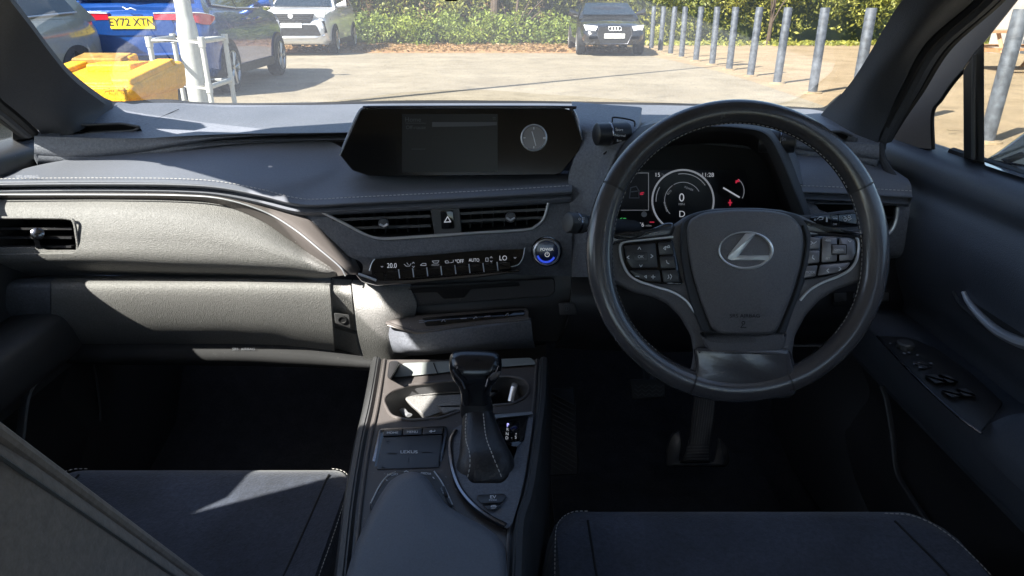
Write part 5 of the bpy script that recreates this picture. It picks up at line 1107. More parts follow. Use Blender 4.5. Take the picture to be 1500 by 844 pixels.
# switch panel on the armrest
SWP = Pl((0, .8, .752), (0, 0, 1))
swp = slab('switch_panel', SWP, [(1285, 492), (1330, 494), (1372, 510), (1425, 548), (1470, 590), (1438, 634), (1400, 606), (1350, 560), (1300, 510)], -.004, .0015, 'piano_black', dr, r=5, ch=1)
swp.data.materials[0] = MT['dark_plastic']
line_px('bright_edge', [(1285, 493), (1310, 520), (1350, 561), (1400, 607), (1438, 635)], .0016, 'dark_chrome', swp, SWP, .002, n=40)
M = MB(); o = SWP.at(1325, 510, .001); M.lathe(o, (0, 0, 1), [(.012, 0), (.012, .008), (.010, .010), (0, .0105)], n=24); M.build('mirror_knob', 'hard_plastic', swp)
for q in ([(1354, 550), (1370, 548), (1388, 560), (1370, 562)], [(1373, 549), (1389, 549), (1405, 560), (1390, 561)], [(1378, 572), (1396, 570), (1412, 580), (1394, 583)], [(1399, 570), (1416, 569), (1431, 580), (1414, 581)]): slab('window_switch', SWP, q, 0, .008, 'hard_plastic', swp, r=2, ch=2)
slab('lock_switch', SWP, [(1336, 530), (1350, 528), (1366, 538), (1352, 541)], 0, .004, 'button_plastic', swp, r=2, ch=1)
M = MB(); ribs('', SWP, [[(1338, 533), (1340, 533)], [(1346, 538), (1350, 538)], [(1362, 532), (1365, 532)], [(1345, 531), (1347, 531)], [(1318, 506), (1321, 504)], [(1330, 516), (1333, 517)], [(1334, 505), (1337, 507)], [(1303, 503), (1305, 503)], [(1343, 520), (1345, 520)], [(1323, 517), (1326, 518)]], 1.8, .0045, '', mb=M); M.build('switch_marks', 'print_grey', swp, smooth=False)
rows = [[(XR(.02), .705, .735), (XR(.05), .70, .765), (XR(.09), .70, .765), (XR(.118), .71, .735)], [(XR(.01), .62, .74), (XR(.05), .62, .792), (XR(.095), .62, .79), (XR(.122), .63, .74)], [(XR(.01), .3, .74), (XR(.05), .3, .80), (XR(.095), .3, .798), (XR(.122), .3, .74)], [(XR(.01), .1, .74), (XR(.05), .1, .79), (XR(.095), .1, .79), (XR(.122), .1, .74)]]
panel('armrest_pad', rows, 'door_trim', dr, nu=24, nv=30, fn=lambda a, y, z: Vector((a, y, z)), thick=(0, .0, -.02))
M = MB(); M.tube([Vector(v) for v in cr([tuple(PX(*p, XR(.062))) for p in [(1292, 566), (1300, 590), (1308, 640), (1314, 690), (1330, 720), (1360, 765), (1395, 820)]], 40)], .0045, n=8, flat=.6); M.build('pocket_ridge', 'hard_plastic', dr)
# left door: speaker surround ridge, as it shows beyond the passenger seat
M = MB(); M.tube([Vector(v) for v in cr([tuple(PX(*p, XL(.066))) for p in [(26, 668), (30, 640), (36, 590), (44, 568), (60, 552), (90, 528), (114, 511)]], 40)], .008, n=8, flat=.5); M.build('speaker_ridge', 'hard_plastic', dl)
M = MB(); M.tube([Vector(v) for v in cr([tuple(PX(*p, XL(.062))) for p in [(134, 520), (142, 560), (147, 610), (142, 650), (128, 700)]], 40)], .003, n=8, flat=.5); M.build('card_edge', 'hard_plastic', dl)
# window frames and glass
for s, X0, nm, t in ((1, .690, 'r', dr), (-1, -.862, 'l', dl)):
    WNd = Vector((-s, 0, -.18)).normalized(); WPd = Pl((X0-s*.005, .8, 1.01), WNd)
    if s > 0:
        slab('window_frame', WPd, [(1290, 214), (1366, 219), (1366, 165), (1378, 146), (1395, 123), (1410, 105), (1426, 80), (1441, 64), (1495, -4), (1560, -90), (1620, -180), (1540, -180), (1490, -120), (1420, -25), (1370, 50), (1325, 120), (1305, 165), (1288, 200)], -.02, .006, 'door_frame', t, r=3, ch=1)
        slab('quarter_post', WPd, [(1411, 104), (1427, 78), (1441.5, 63), (1442, 238), (1411.5, 231)], -.02, .008, 'rubber', t, r=1, ch=1)
        line_px('post_trim', [(1427, 80), (1426, 150), (1426, 233)], .004, 'hard_plastic', t, WPd, .012, n=30, flat=.5)
        line_px('window_seal', [(1367, 219), (1366.5, 166), (1379, 146), (1395, 123), (1411, 104)], .003, 'rubber', t, WPd, .004, n=40)
    else:
        slab('window_frame', WPd, [(60, 200), (36, 205), (18, 205), (16, 175), (4, 150), (-16, 115), (-50, 50), (-130, -65), (-200, -160), (-185, -175), (-110, -85), (-30, 25), (25, 95), (60, 160)], -.02, .006, 'rubber', t, r=3, ch=1)
    gx = lambda z, q=.012: X0-s*(.18*(z-1.01)+q-.03)
    V = [Vector((gx(.98), 1.26, .98)), Vector((gx(.98), .30, .98)), Vector((gx(1.465), .18, 1.465)), Vector((gx(1.465), .76, 1.465)), Vector((gx(1.36), .92, 1.36)), Vector((gx(1.18), 1.10, 1.18))]
    shell('side_window', V, [[0, 1, 2, 3, 4, 5]], 'window_glass', t, (s*.004, 0, 0))
    M = MB(); M.tube([(gx(1.0), 1.10, 1.0), (gx(1.0), .5, 1.0), (gx(1.0), .38, 1.0)], .009, n=8); M.build('belt_seal', 'rubber', t)
# airbag wording etched in the quarter glass
QP = Pl((.690+.02, .8, 1.01), Vector((-1, 0, -.18)).normalized())
ribs('glass_etching', QP, [[(1388+k*3.1, 190+(k % 3)*.8), (1389.6+k*3.1, 191+(k % 2))] for k in range(6)]+[[(1390+k*3, 196), (1391.5+k*3, 196.6)] for k in range(4)], .5, .001, 'print_faint', dr)
# wing mirror outside the driver's window
WM = [(1436, 239), (1460, 222), (1484, 204), (1500, 192), (1560, 150), (1640, 140), (1650, 230), (1600, 262), (1540, 262), (1490, 246)]
MPl = Pl(P(1500, 225, 1.02), (-.25, -.95, .15))
mm_ = slab('wing_mirror', MPl, [(1438, 237), (1462, 222), (1500, 194), (1550, 165), (1630, 160), (1650, 200), (1630, 240), (1560, 258), (1500, 246)], -.09, 0, 'mirror_shell', dr, r=8, ch=5)
slab('mirror_glass', MPl, [(1530, 222), (1560, 190), (1620, 182), (1625, 230), (1565, 242)], -.001, .002, 'mirror_glass', mm_, r=6, ch=1)
slab('mirror_foot', Pl((.75, .9, 1.0), (0, 0, 1)), [(1441, 236), (1500, 244), (1560, 256), (1560, 275), (1500, 262), (1442, 243)], -.03, .006, 'mirror_shell', mm_, r=3, ch=1)
slab('mirror_slot', MPl, [(1466, 234), (1498, 222), (1502, 230), (1478, 240)], -.002, .002, 'rubber', mm_, r=3, ch=.5)
# =================================================================== OUTSIDE: ground
def sheet(name, pts, z, m, n=0):
    return tag(mk(name, [Vector((x, y, z)) for x, y in pts], [list(range(len(pts)))], m, smooth=False), kind='structure')
sheet('ground', [(-120, -60), (120, -60), (120, 160), (-120, 160)], -.012, 'grassland')
edge = [PZ(p[0], p[1], 0) for p in [(938, 79), (990, 90), (1050, 104), (1110, 122), (1180, 146)]]
ex = [(e.x, e.y) for e in edge]; d_ = (edge[-1]-edge[-2]).normalized(); e_ = edge[-1]+d_*14
yb = PZ(700, 78, 0).y
sheet('car_park', [(-40, -30), (12, -30), (e_.x, e_.y)]+ex[::-1]+[(ex[0][0]-.2, yb), (-40, yb+.4)], 0, 'tarmac')
sheet('sandy_ground', [(e_.x-.05, e_.y), (12, -30), (60, -30), (60, 24.5), (ex[0][0]-.2, 24.0), (ex[0][0]-.25, yb)]+[(a-.05, b) for a, b in ex], -.006, 'sand')
sheet('verge', [(-40, yb+.3), (ex[0][0]-.2, yb-.05), (ex[0][0]+.5, 25.5), (-40, 26)], .004, 'litter')
rng = np.random.default_rng(3)
def leaves(name, pts, size, m, kind='stuff', parent=None, flatness=.0, label=None, cat=None, col=None):
    """many small leaf faces at the given points"""
    n = len(pts); a = rng.normal(size=(n, 3)); a[:, 2] *= (1-flatness); a /= np.linalg.norm(a, axis=1)[:, None]
    b = rng.normal(size=(n, 3)); b -= (b*a).sum(1)[:, None]*a; b /= np.linalg.norm(b, axis=1)[:, None]
    s = size*rng.uniform(.5, 1.35, n)[:, None]; p = np.asarray(pts)
    V = np.stack([p-a*s, p+b*s*.45, p+a*s, p-b*s*.45], 1).reshape(-1, 3)
    me = bpy.data.meshes.new(name); me.vertices.add(4*n); me.vertices.foreach_set('co', V.ravel())
    me.loops.add(4*n); me.loops.foreach_set('vertex_index', np.arange(4*n, dtype=np.int32))
    me.polygons.add(n); me.polygons.foreach_set('loop_start', np.arange(0, 4*n, 4, dtype=np.int32)); me.polygons.foreach_set('loop_total', np.full(n, 4, dtype=np.int32))
    me.update(); me.validate()
    at = me.attributes.new('tone', 'FLOAT', 'FACE'); at.data.foreach_set('value', (rng.uniform(0, 1, n) if col is None else col).astype(np.float32))
    o = link(name, me, m, parent, smooth=False)
    if kind and parent is None: tag(o, label, cat, kind=kind)
    return o
def clumps(n, k, x0, x1, y0, y1, z0, z1, r, zf=None):
    c = np.stack([rng.uniform(x0, x1, k), rng.uniform(y0, y1, k), z0+(z1-z0)*rng.beta(1.1, 1.1, k)], 1); rr = r*rng.uniform(.5, 1.3, k); tn = rng.uniform(.1, .9, k)
    i = rng.integers(0, k, n); d = rng.normal(size=(n, 3)); d /= np.linalg.norm(d, axis=1)[:, None]; d *= (rng.uniform(.35, 1, n)**.5)[:, None]
    p = c[i]+d*rr[i][:, None]*np.array([1.1, .9, .9]); p[:, 2] = np.maximum(p[:, 2], .02); return p, np.clip(tn[i]+rng.normal(0, .2, n), 0, 1)
p, c = clumps(30000, 420, -14, 4.0, 25.3, 27.5, .2, 4.8, .62); leaves('hedge', p, .10, 'leaf_dark', label='dense dark green thicket along the back of the car park', cat='hedge', col=c)
p, c = clumps(4500, 120, -9.5, 3.4, 25.0, 25.8, .3, 2.2, .34); leaves('dry_scrub', p, .075, 'leaf_brown', label='brown dead twigs and leaves in front of the thicket', cat='scrub', col=c)
p, c = clumps(19000, 230, -8.5, 3.6, 23.7, 25.2, .0, .85, .36); leaves('undergrowth', p, .06, 'leaf_bright', label='bright green low undergrowth between litter and thicket', cat='undergrowth', col=c)
p, c = clumps(26000, 300, 3.4, 16.5, 24.2, 26.2, .1, 4.0, .55); leaves('hedge', p, .07, 'leaf_yellow', label='sunny yellow green hedge behind the row of steel posts', cat='hedge', col=c)
M = MB(); M.box((-5, 27.9, 2.4), (19, .3, 4.8)); M.box((10.5, 26.6, 2), (15, .3, 4)); tag(M.build('woodland', 'leaf_dark', smooth=False), 'deep green wood behind the hedges', 'wood', kind='stuff')
p, c = clumps(9000, 170, -9.5, 3.4, 24.9, 25.7, .4, 2.6, .38); leaves('climbing_greenery', p, .07, 'leaf_yellow', label='pale yellow green sprays hanging in front of the thicket', cat='shrubs', col=c)
n = 4200; q = np.stack([rng.uniform(-9, 3.6, n), rng.uniform(yb+.2, 24.6, n), rng.uniform(.01, .06, n)], 1); leaves('fallen_leaves', q, .06, 'leaf_brown', flatness=.8, label='orange brown fallen leaves and needles along the tarmac edge', cat='fallen leaves')
n = 1500; q = np.stack([rng.uniform(3.6, 16, n), rng.uniform(23.4, 24.6, n), rng.uniform(.01, .12, n)], 1); leaves('dry_grass', q, .08, 'leaf_yellow', flatness=.2, label='dry tufts at the foot of the sunny hedge', cat='grass')
def tree(px, Y, lean, h, r, label, branches):
    t = thing('tree', label, 'tree', (P(px, 60, Y).x, Y, 0), group=None); b = Vector((P(px, 60, Y).x, Y, 0)); M = MB()
    M.tube([b, b+Vector((lean*.3, 0, h*.35)), b+Vector((lean*.5, .1, h*.7)), b+Vector((lean, .2, h))], lambda q: r*(1-.6*q), n=10)
    for (z, dx, dz, rr) in branches: s0 = b+Vector((lean*.4*z/h, 0, z)); M.tube([s0, s0+Vector((dx*.5, -.2, dz*.6)), s0+Vector((dx, -.3, dz))], lambda q: rr*(1-.7*q), n=7)
    M.build('trunk', 'bark', t)
    p, c = clumps(3500, 50, b.x-1.8, b.x+1.8, Y-.5, Y+1.6, 2.3, 5.2, .6); o = leaves('crown', p, .09, 'leaf_dark', parent=t, col=c)
tree(724, 24.9, .1, 4.6, .17, 'tree with a thick dark trunk near the middle of the thicket', [(1.2, .7, 1.0, .05)])
tree(752, 24.6, .5, 4.0, .05, 'slender pale branching tree right of the thick trunk', [(.15, .9, .9, .045), (.1, .55, 1.3, .04), (.1, -.4, 1.2, .035), (.3, 1.2, 1.3, .03)])
tree(500, 24.4, -.9, 4.0, .06, 'thin leaning tree behind the light grey car', [(.5, -.5, 1.2, .03), (1, .5, 1.2, .03)])
tree(1125, 24.0, .15, 3.8, .07, 'small trunk in the sunny hedge behind the posts', [(.6, .4, 1.0, .03), (.8, -.3, 1.0, .03)])

# bollards
bpx = [(1190, 136), (1138, 122), (1099, 111), (1068, 102), (1043, 94.5), (1019, 89), (998, 84), (982, 79.5), (967, 75), (954, 71.5)]
B0 = PZ(*bpx[0], 0); B3 = PZ(*bpx[4], 0); stp = (B3-B0)/4
locs = [B0-stp*3, B0-stp*2, B0-stp*1]+[PZ(*q, 0) for q in bpx]
txt = ['nearest galvanised post, seen large through the driver window', 'steel post hidden behind the right windscreen pillar', 'galvanised post half cut off by the right windscreen pillar', 'tallest looking steel post clear of the windscreen pillar', 'second steel post from the windscreen pillar', 'third steel post from the windscreen pillar', 'fourth steel post from the windscreen pillar', 'fifth steel post from the windscreen pillar, middle of the row', 'sixth steel post from the windscreen pillar', 'fourth steel post from the black car', 'third steel post from the black car', 'second steel post from the black car', 'farthest steel post, right beside the black car']
first = None
for k, (l_, tx) in enumerate(zip(locs, txt)):
    if first is None:
        first = thing('steel_bollard', tx, 'bollard', (0, 0, 0), 'galvanised posts in a row along the edge of the car park'); M = MB()
        M.lathe((0, 0, -.05), (0, 0, 1), [(.067, 0), (.067, 1.232), (.063, 1.238), (.056, 1.239), (.054, 1.21)], n=24); M.build('post', 'galvanised', first, local=True)
        M = MB(); M.lathe((0, 0, 0), (0, 0, 1), [(.14, -.01), (.135, .012), (.08, .018), (.073, .02)], n=20); M.build('concrete_collar', 'sand', first, local=True); o = first
    else:
        o = first.copy(); COL.objects.link(o)
        for ch in list(first.children):
            c2 = ch.copy(); COL.objects.link(c2); c2.parent = o
    o.location = (l_.x, l_.y, 0); o['label'] = tx; o.rotation_euler = (R(rng.uniform(-.8, .8)), R(rng.uniform(-.8, .8)), rng.uniform(0, 6))
first.location = (locs[0].x, locs[0].y, 0)

# lamp post and pipe guard
LX, LY = -3.72, 8.35
lp = thing('lamp_post', 'tall white lamp post standing inside the pipe guard', 'lamp post', (LX, LY, 0)); M = MB()
M.lathe((LX, LY, 0), (0, 0, 1), [(.112, 0), (.112, .95), (.108, 1.0), (.092, 1.08), (.088, 1.12), (.05, 10.2), (.045, 10.3)], n=28); M.build('pole', 'white_paint', lp)
M = MB(); M.tube([(LX, LY, 10.2), (LX+.1, LY+.1, 10.45), (LX+.5, LY+.4, 10.5)], .035); ar_ = M.build('lamp_arm', 'white_paint', lp)
M = MB(); M.box((LX+.75, LY+.6, 10.48), (.6, .3, .1), Matrix.Rotation(R(38), 3, 'Z')); M.build('lamp_head', 'galvanised', lp)
gd = thing('pipe_guard', 'white tubular guard frame round the foot of the lamp post', 'guard rail', (LX, LY, 0))
cs = [(-.24, -.44), (.36, -.50), (.30, .30), (-.36, .40)]
cs = [(LX+a, LY+b) for a, b in cs]; M = MB()
for zz in (.86, .38): M.tube([(a, b, zz) for a, b in cs], .028, closed=True, n=10)
M.build('rail', 'white_paint', gd)
for a, b in cs:
    M = MB(); M.cyl((a, b, 0), (a, b, .87), .028, n=12)
    for zz in (.86, .38): M.cyl((a, b, zz-.06), (a, b, zz+.045), .037, n=12)
    M.build('upright', 'white_paint', gd)

# grit bin
gb_ = thing('grit_bin', 'yellow plastic grit bin with sloping moulded lid and black printed symbols', 'grit bin', (-2.6, 4.7, 0))
gz = lambda px, py, Y: P(px, py, Y)
x0, x1 = -3.0, -2.32; yf, yk = 4.32, 5.05; zf, zk = .775, .865
def blk(M, xa, xb, ya, yb_, z0, za, zb2, tp=0):
    V = [(xa+tp, ya+tp, z0), (xb-tp, ya+tp, z0), (xb-tp, yb_-tp, z0), (xa+tp, yb_-tp, z0), (xa, ya, za), (xb, ya, za), (xb, yb_, zb2), (xa, yb_, zb2)]
    M.add(V, [[3, 2, 1, 0], [4, 5, 6, 7], [0, 1, 5, 4], [1, 2, 6, 5], [2, 3, 7, 6], [3, 0, 4, 7]]); return M
def bev(o, w_=.02, s=3):
    m_ = o.modifiers.new('bevel', 'BEVEL'); m_.width = w_; m_.segments = s; m_.limit_method = 'ANGLE'; m_.angle_limit = R(30); return o
bb = bev(blk(MB(), x0+.03, x1-.03, yf+.03, yk-.03, .02, zf-.06, zk-.07, .07).build('bin_body', 'bin_yellow', gb_))
M = MB()
for k in range(4): xa = x0+.14+k*.23; M.box((xa, yf+.045, .35), (.035, .05, .55))
bev(M.build('body_rib', 'bin_yellow', bb), .01)
ld = bev(blk(MB(), x0-.02, x1+.02, yf-.03, yk+.02, zf-.10, zf, zk, .01).build('lid', 'bin_yellow', gb_), .045, 4)
# lid in angled steps: raised rim round a sunk centre, raised handle block
def lidz(y): return zf+(zk-zf)*(y-yf)/(yk-yf)
M = MB()
for (xa, xb, ya, yb_, hh) in ((x0, x0+.13, yf, yk, .03), (x1-.13, x1, yf, yk-.10, .03), (x0+.1, x1-.1, yf, yf+.10, .012), (x0+.02, x0+.38, yk-.12, yk, .045)): blk(M, xa, xb, ya, yb_, lidz(ya)-.02, lidz(ya)+hh, lidz(yb_)+hh, 0)
bev(M.build('lid_rim', 'bin_yellow', ld), .02)
bev(blk(MB(), x0+.22, x1-.16, yf+.34, yf+.60, lidz(yf+.34)-.01, lidz(yf+.34)+.05, lidz(yf+.6)+.02, 0).build('lid_handle', 'bin_yellow', ld), .015)
bev(blk(MB(), x0+.02, x0+.36, yk-.20, yk-.03, lidz(yk-.2)-.01, lidz(yk-.2)+.048, lidz(yk-.03)+.055, 0).build('dirt_patch', 'bin_dirty', ld), .01)
bev(blk(MB(), x0+.02, x1-.03, yf-.036, yf+.0, zf-.13, zf-.015, zf-.015, 0).build('lid_lip', 'bin_yellow', ld), .012)
GP = Pl((0, yf-.002, .6), (0, -1, 0)); M = MB(); rr_ = random.Random(4); ls_ = []
for (xa, ya, n_) in ((152, 125, 4), (166, 124, 7), (152, 129, 4), (168, 128, 8), (154, 133.5, 3), (163, 133, 2), (172, 132.5, 6), (180, 136, 4)):
    for k in range(n_): a_ = xa+k*2.6; ls_.append([(a_, ya+rr_.uniform(-.4, .4)), (a_+rr_.uniform(.5, 1.8), ya+rr_.uniform(-.9, .9)), (a_+rr_.uniform(.3, 1.5), ya+1.8)])
ribs('', GP, ls_, .55, .045, '', mb=M); M.build('printing', 'plate_ink', bb, smooth=False, recalc=False)

# picnic table and wall at the far right
pt_ = thing('picnic_table', 'light wooden picnic table with attached benches seen through the driver window', 'picnic table', (10.2, 14.5, 0))
o = Vector((10.2, 14.5, 0)); M = MB()
for k in range(5): M.box(o+Vector((0, -.32+k*.16, .74)), (1.8, .14, .04))
M.build('table_top', 'table_wood', pt_)
for s in (-1, 1):
    M = MB()
    for k in range(2): M.box(o+Vector((0, s*(.62+k*.15), .44)), (1.8, .13, .04))
    M.build('bench', 'table_wood', pt_)
for xx in (-.65, .65):
    M = MB(); M.tube([o+Vector((xx, -.75, 0)), o+Vector((xx, -.2, .72))], .045, n=4); M.tube([o+Vector((xx, .75, 0)), o+Vector((xx, .2, .72))], .045, n=4); M.box(o+Vector((xx, 0, .40)), (.05, 1.5, .09)); M.build('leg_frame', 'table_wood', pt_)
wl = thing('low_building', 'pale rendered wall with dark openings beyond the picnic table', 'building', (14.5, 19.5, 0)); M = MB(); M.box((17.0, 20, 2.0), (7.4, .4, 4.0)); wb = M.build('wall', 'wall_render', wl)
for xx in (14.8, 16.6, 18.6): M = MB(); M.box((xx, 19.78, 1.2), (.9, .06, 1.3)); M.build('window', 'car_glass', wb)
M = MB(); M.box((17.5, 19.9, .1), (7.1, .5, .5)); M.build('plinth', 'galvanised', wb)

# =================================================================== parked cars
def car(name, label, loc, rz, L, W, Hh, paint, belt, kind='suv', plate=None, pcol='plate_white', front='a'):
    t = thing(name, label, 'car', loc, 'cars parked outside', rz); hw = W/2; LC = dict(local=True)
    z1 = belt; hood = belt-.02 if kind == 'suv' else belt-.08
    st_ = [(0.0, .46, z1*.83, .80), (.012, .34, z1*.93, .90), (.05, .28, z1, .965), (.14, .25, z1+.01, 1), (.45, .23, z1, 1), (.66, .23, z1-.01, 1), (.72, .23, hood+.02, .995), (.84, .24, hood-.03, .975), (.94, .27, hood-.11, .92), (.98, .30, hood-.20, .85), (1.0, .38, hood-.30, .76)]
    prof = lambda zl, zb, k: [(0, zl), (hw*k*.86, zl), (hw*k*.975, zl+.10), (hw*k*.985, zl+(zb-zl)*.38), (hw*k, zl+(zb-zl)*.66), (hw*k*.985, zb-.13), (hw*k*.93, zb-.03), (hw*k*.80, zb+.008), (0, zb+.03)]
    S2 = cr(st_, 60); V = []; F = []
    for s in S2:
        h = prof(s[1], s[2], s[3]); h = h+[(-a, b) for a, b in h[-2:0:-1]]
        for a, b in h: V.append(Vector((a, s[0]*L, b)))
    n = 16
    for i in range(59):
        for k in range(n): k2 = (k+1) % n; F.append([i*n+k, i*n+k2, (i+1)*n+k2, (i+1)*n+k])
    F.append(list(range(n))[::-1]); F.append([59*n+k for k in range(n)])
    body_ = mk('body', V, F, paint, t, ang=38, **LC)
    # roof and glasshouse
    if kind == 'suv': gh = [(.025, z1+.02), (.06, z1+.20), (.10, Hh-.10), (.17, Hh-.01), (.40, Hh), (.53, Hh-.05), (.62, z1+.27), (.70, z1+.0)]
    else: gh = [(.03, z1+.0), (.08, z1+.18), (.15, Hh-.08), (.26, Hh-.01), (.42, Hh), (.53, Hh-.05), (.62, z1+.22), (.71, z1-.03)]
    wt = lambda z: hw*(.93-.22*max(0, min(1, (z-z1)/(Hh-z1))))
    V = []; F = []; G = cr(gh, 40)
    for g in G:
        z = g[1]; h = [(wt(z1), z1-.05), (wt(z)*1.0 if z > z1 else wt(z1), z-.035), (wt(z)*.93, z-.005), (0, z+.012)]; h = h+[(-a, b) for a, b in h[-2::-1]]
        for a, b in h: V.append(Vector((a, g[0]*L, b)))
    n = 7
    for i in range(39):
        for k in range(n-1): F.append([i*n+k, i*n+k+1, (i+1)*n+k+1, (i+1)*n+k])
    F.append(list(range(n))); F.append([39*n+k for k in range(n)][::-1])
    mk('roof', V, F, paint, t, ang=38, **LC)
    for s in (-1, 1):
        for (a, b, c, d) in ((.17, .335, .105, .335), (.345, .50, .345, .615)):
            q = [(c, z1+.015), (d, z1+.015), (b, Hh-.09), (a, Hh-.09)]
            if a < .3: q = [(.11, z1+.06), (.335, z1+.015), (.335, Hh-.085), (.15, Hh-.13)]
            V = [Vector((s*(wt(z)+.014), y*L, z)) for y, z in q]; g_ = shell('side_window', V, [[0, 1, 2, 3]], 'car_glass', t, (-s*.01, 0, 0)); g_.matrix_parent_inverse = Matrix.Identity(4)
            M = MB(); M.tube([v+Vector((s*.002, 0, 0)) for v in V[:2]], .012, n=6); M.build('chrome_strip', 'satin_silver', g_, local=True)
    def slp(y0, z0, y1, z1_, f0, f1, nm, m_, off):
        V = [Vector((-wt(z0)*f0, y0*L, z0)), Vector((wt(z0)*f0, y0*L, z0)), Vector((wt(z1_)*f1, y1*L, z1_)), Vector((-wt(z1_)*f1, y1*L, z1_))]; mid = (V[0]+V[1]+V[2]+V[3])/4; Vn = (V[1]-V[0]).cross(V[3]-V[0]).normalized(); Vn = Vn if Vn.z > 0 else -Vn
        V = [v+Vn*off for v in V]; o_ = shell(nm, V, [[0, 1, 2, 3]], m_, t, tuple(-Vn*.02)); o_.matrix_parent_inverse = Matrix.Identity(4); return o_
    g3 = G[-14]; slp(.695 if kind == 'suv' else .70, z1+.03, .545, Hh-.06, .90, .90, 'windscreen', 'car_glass', .035)
    slp(.035, z1+.09, .095, Hh-.13, .86, .84, 'rear_window', 'car_glass', .045)
    for s in (-1, 1):
        M = MB(); M.tube([(s*hw*.90, L*.62, z1+.06), (s*(hw+.07), L*.615, z1+.10), (s*(hw+.17), L*.61, z1+.12)], lambda q: .03+.05*q, n=10, flat=1.3); M.build('door_mirror', paint, t, **LC)
        for yy in (.40, .545):
            M = MB(); M.tube([(s*(hw+.012), L*yy-.11, z1-.14), (s*(hw+.03), L*yy, z1-.135), (s*(hw+.012), L*yy+.10, z1-.14)], .016, n=8, flat=1); M.build('door_handle', paint if paint != 'body_grey' else 'satin_silver', t, **LC)
        M = MB(); M.box((s*(hw-.012), L*.47, .31), (.03, L*.46, .13)); M.build('sill_trim', 'rubber', t, **LC)
    wb = .17*L; wf = .80*L; wr = .355 if kind == 'suv' else .32
    for yy in (wb, wf):
        for s in (-1, 1):
            M = MB(); pts = [(yy+(wr+.055)*math.cos(R(a)), wr+(wr+.055)*math.sin(R(a))) for a in range(-12, 193, 8)]
            V = [Vector((s*(hw+.006), y, z)) for y, z in pts]; k_ = len(V); V += [v-Vector((s*.16, 0, 0)) for v in V]; F = [list(range(k_)), list(range(k_, 2*k_))[::-1]]+[[i, i+1, i+1+k_, i+k_] for i in range(k_-1)]
            mk('wheel_arch', V, F, 'rubber', t, **LC)
            wh = MB(); c = Vector((s*(hw-.20), yy, wr)); ax = Vector((s, 0, 0)); wh.lathe(c, ax, [(wr*.65, 0), (wr-.02, .005), (wr, .03), (wr, .19), (wr-.02, .218), (wr*.70, .226), (wr*.66, .20)], n=36); wo = wh.build('wheel', 'tyre', t, **LC)
            M = MB(); M.lathe(c, ax, [(wr*.69, .20), (wr*.695, .226), (wr*.66, .228), (wr*.62, .19), (.0, .19)], n=36); M.lathe(c, ax, [(.05, .19), (.045, .222), (0, .224)], n=14)
            for k in range(5):
                for dd in (-.16, .16):
                    a = 2*math.pi*k/5+dd; M.tube([c+ax*.212+Vector((0, math.cos(2*math.pi*k/5)*.04, math.sin(2*math.pi*k/5)*.04)), c+ax*.218+Vector((0, math.cos(a)*wr*.64, math.sin(a)*wr*.64))], .017, n=6)
            M.build('rim', 'alloy', wo, **LC)
    # ---- rear end
    rp = lambda nm, q, y, th, m_, par=t, r=.02: rpoly(nm, q, y, th, m_, par, r)
    def rpoly(nm, q, y, th, m_, par, r):
        q = rnd(q, r, 3); n_ = len(q); V = [Vector((a, y-.0*abs(a), b)) for a, b in q]+[Vector((a, y+th, b)) for a, b in q]
        return mk(nm, V, [list(range(n_)), list(range(n_, 2*n_))[::-1]]+[[i, (i+1) % n_, n_+(i+1) % n_, n_+i] for i in range(n_)], m_, par, **LC)
    if front == 'rear':
        for s in (-1, 1):
            V = []; pr = [(.30, .016, z1-.13, z1-.05), (.60, .018, z1-.135, z1-.045), (.78, .03, z1-.15, z1-.04), (.90, .085, z1-.19, z1-.045), (.965, .20, z1-.20, z1-.06), (1.0, .30, z1-.13, z1-.085)]
            lo = [Vector((s*hw*a, b-.035, z0)) for a, b, z0, z2 in pr]; hi = [Vector((s*hw*a+.0, b-.025, z2)) for a, b, z0, z2 in pr]; k_ = len(lo)
            lm = shell('rear_lamp', lo+hi, [[i, i+1, k_+i+1, k_+i] for i in range(k_-1)], 'lamp_red', t, (-s*.01, .06, 0)); lm.matrix_parent_inverse = Matrix.Identity(4)
            M = MB(); M.tube([v+Vector((0, -.006, .0)) for v in hi], .007, n=6); M.build('lamp_strip', 'lamp_clear', lm, local=True)
        pw_ = rp('plate_recess', [(-.50, z1-.08), (.50, z1-.08), (.56, z1-.24), (.47, z1-.33), (-.47, z1-.33), (-.56, z1-.24)], -.012, .05, paint, r=.05)
        pl_ = rp('number_plate', [(-.29, z1-.245), (.29, z1-.245), (.29, z1-.09), (-.29, z1-.09)], -.026, .02, pcol, r=.01)
        text_at('plate_characters', plate, (0, -.0275, z1-.165), (1, 0, 0), (0, 0, 1), .135, 'plate_ink', pl_, bold=.012, local=True)
        M = MB(); M.tube([(-.09, -.004, z1+.03), (-.04, -.010, z1+.0), (.02, -.010, z1+.012), (.08, -.004, z1-.01)], .009, n=6); M.build('badge', 'satin_silver', t, **LC)
        rp('bumper_trim', [(-.85, .34), (.85, .34), (.80, .50), (-.80, .50)], -.02, .1, 'rubber', r=.05)
        M = MB(); M.tube([(-.75, .0, .60), (0, -.03, .585), (.75, .0, .60)], .022); M.build('bumper_step', paint, t, **LC)
        M = MB(); M.tube([(-.30, .12, z1+.20), (0, .09, z1+.14), (.32, .13, z1+.16)], .012); M.build('rear_wiper', 'rubber', t, **LC)
    else:
        yF = L+.0; zh = hood-.22
        fp = lambda nm, q, off, m_, par=t, r=.02, th=.06: rpoly(nm, q, yF-th+off, th, m_, par, r)
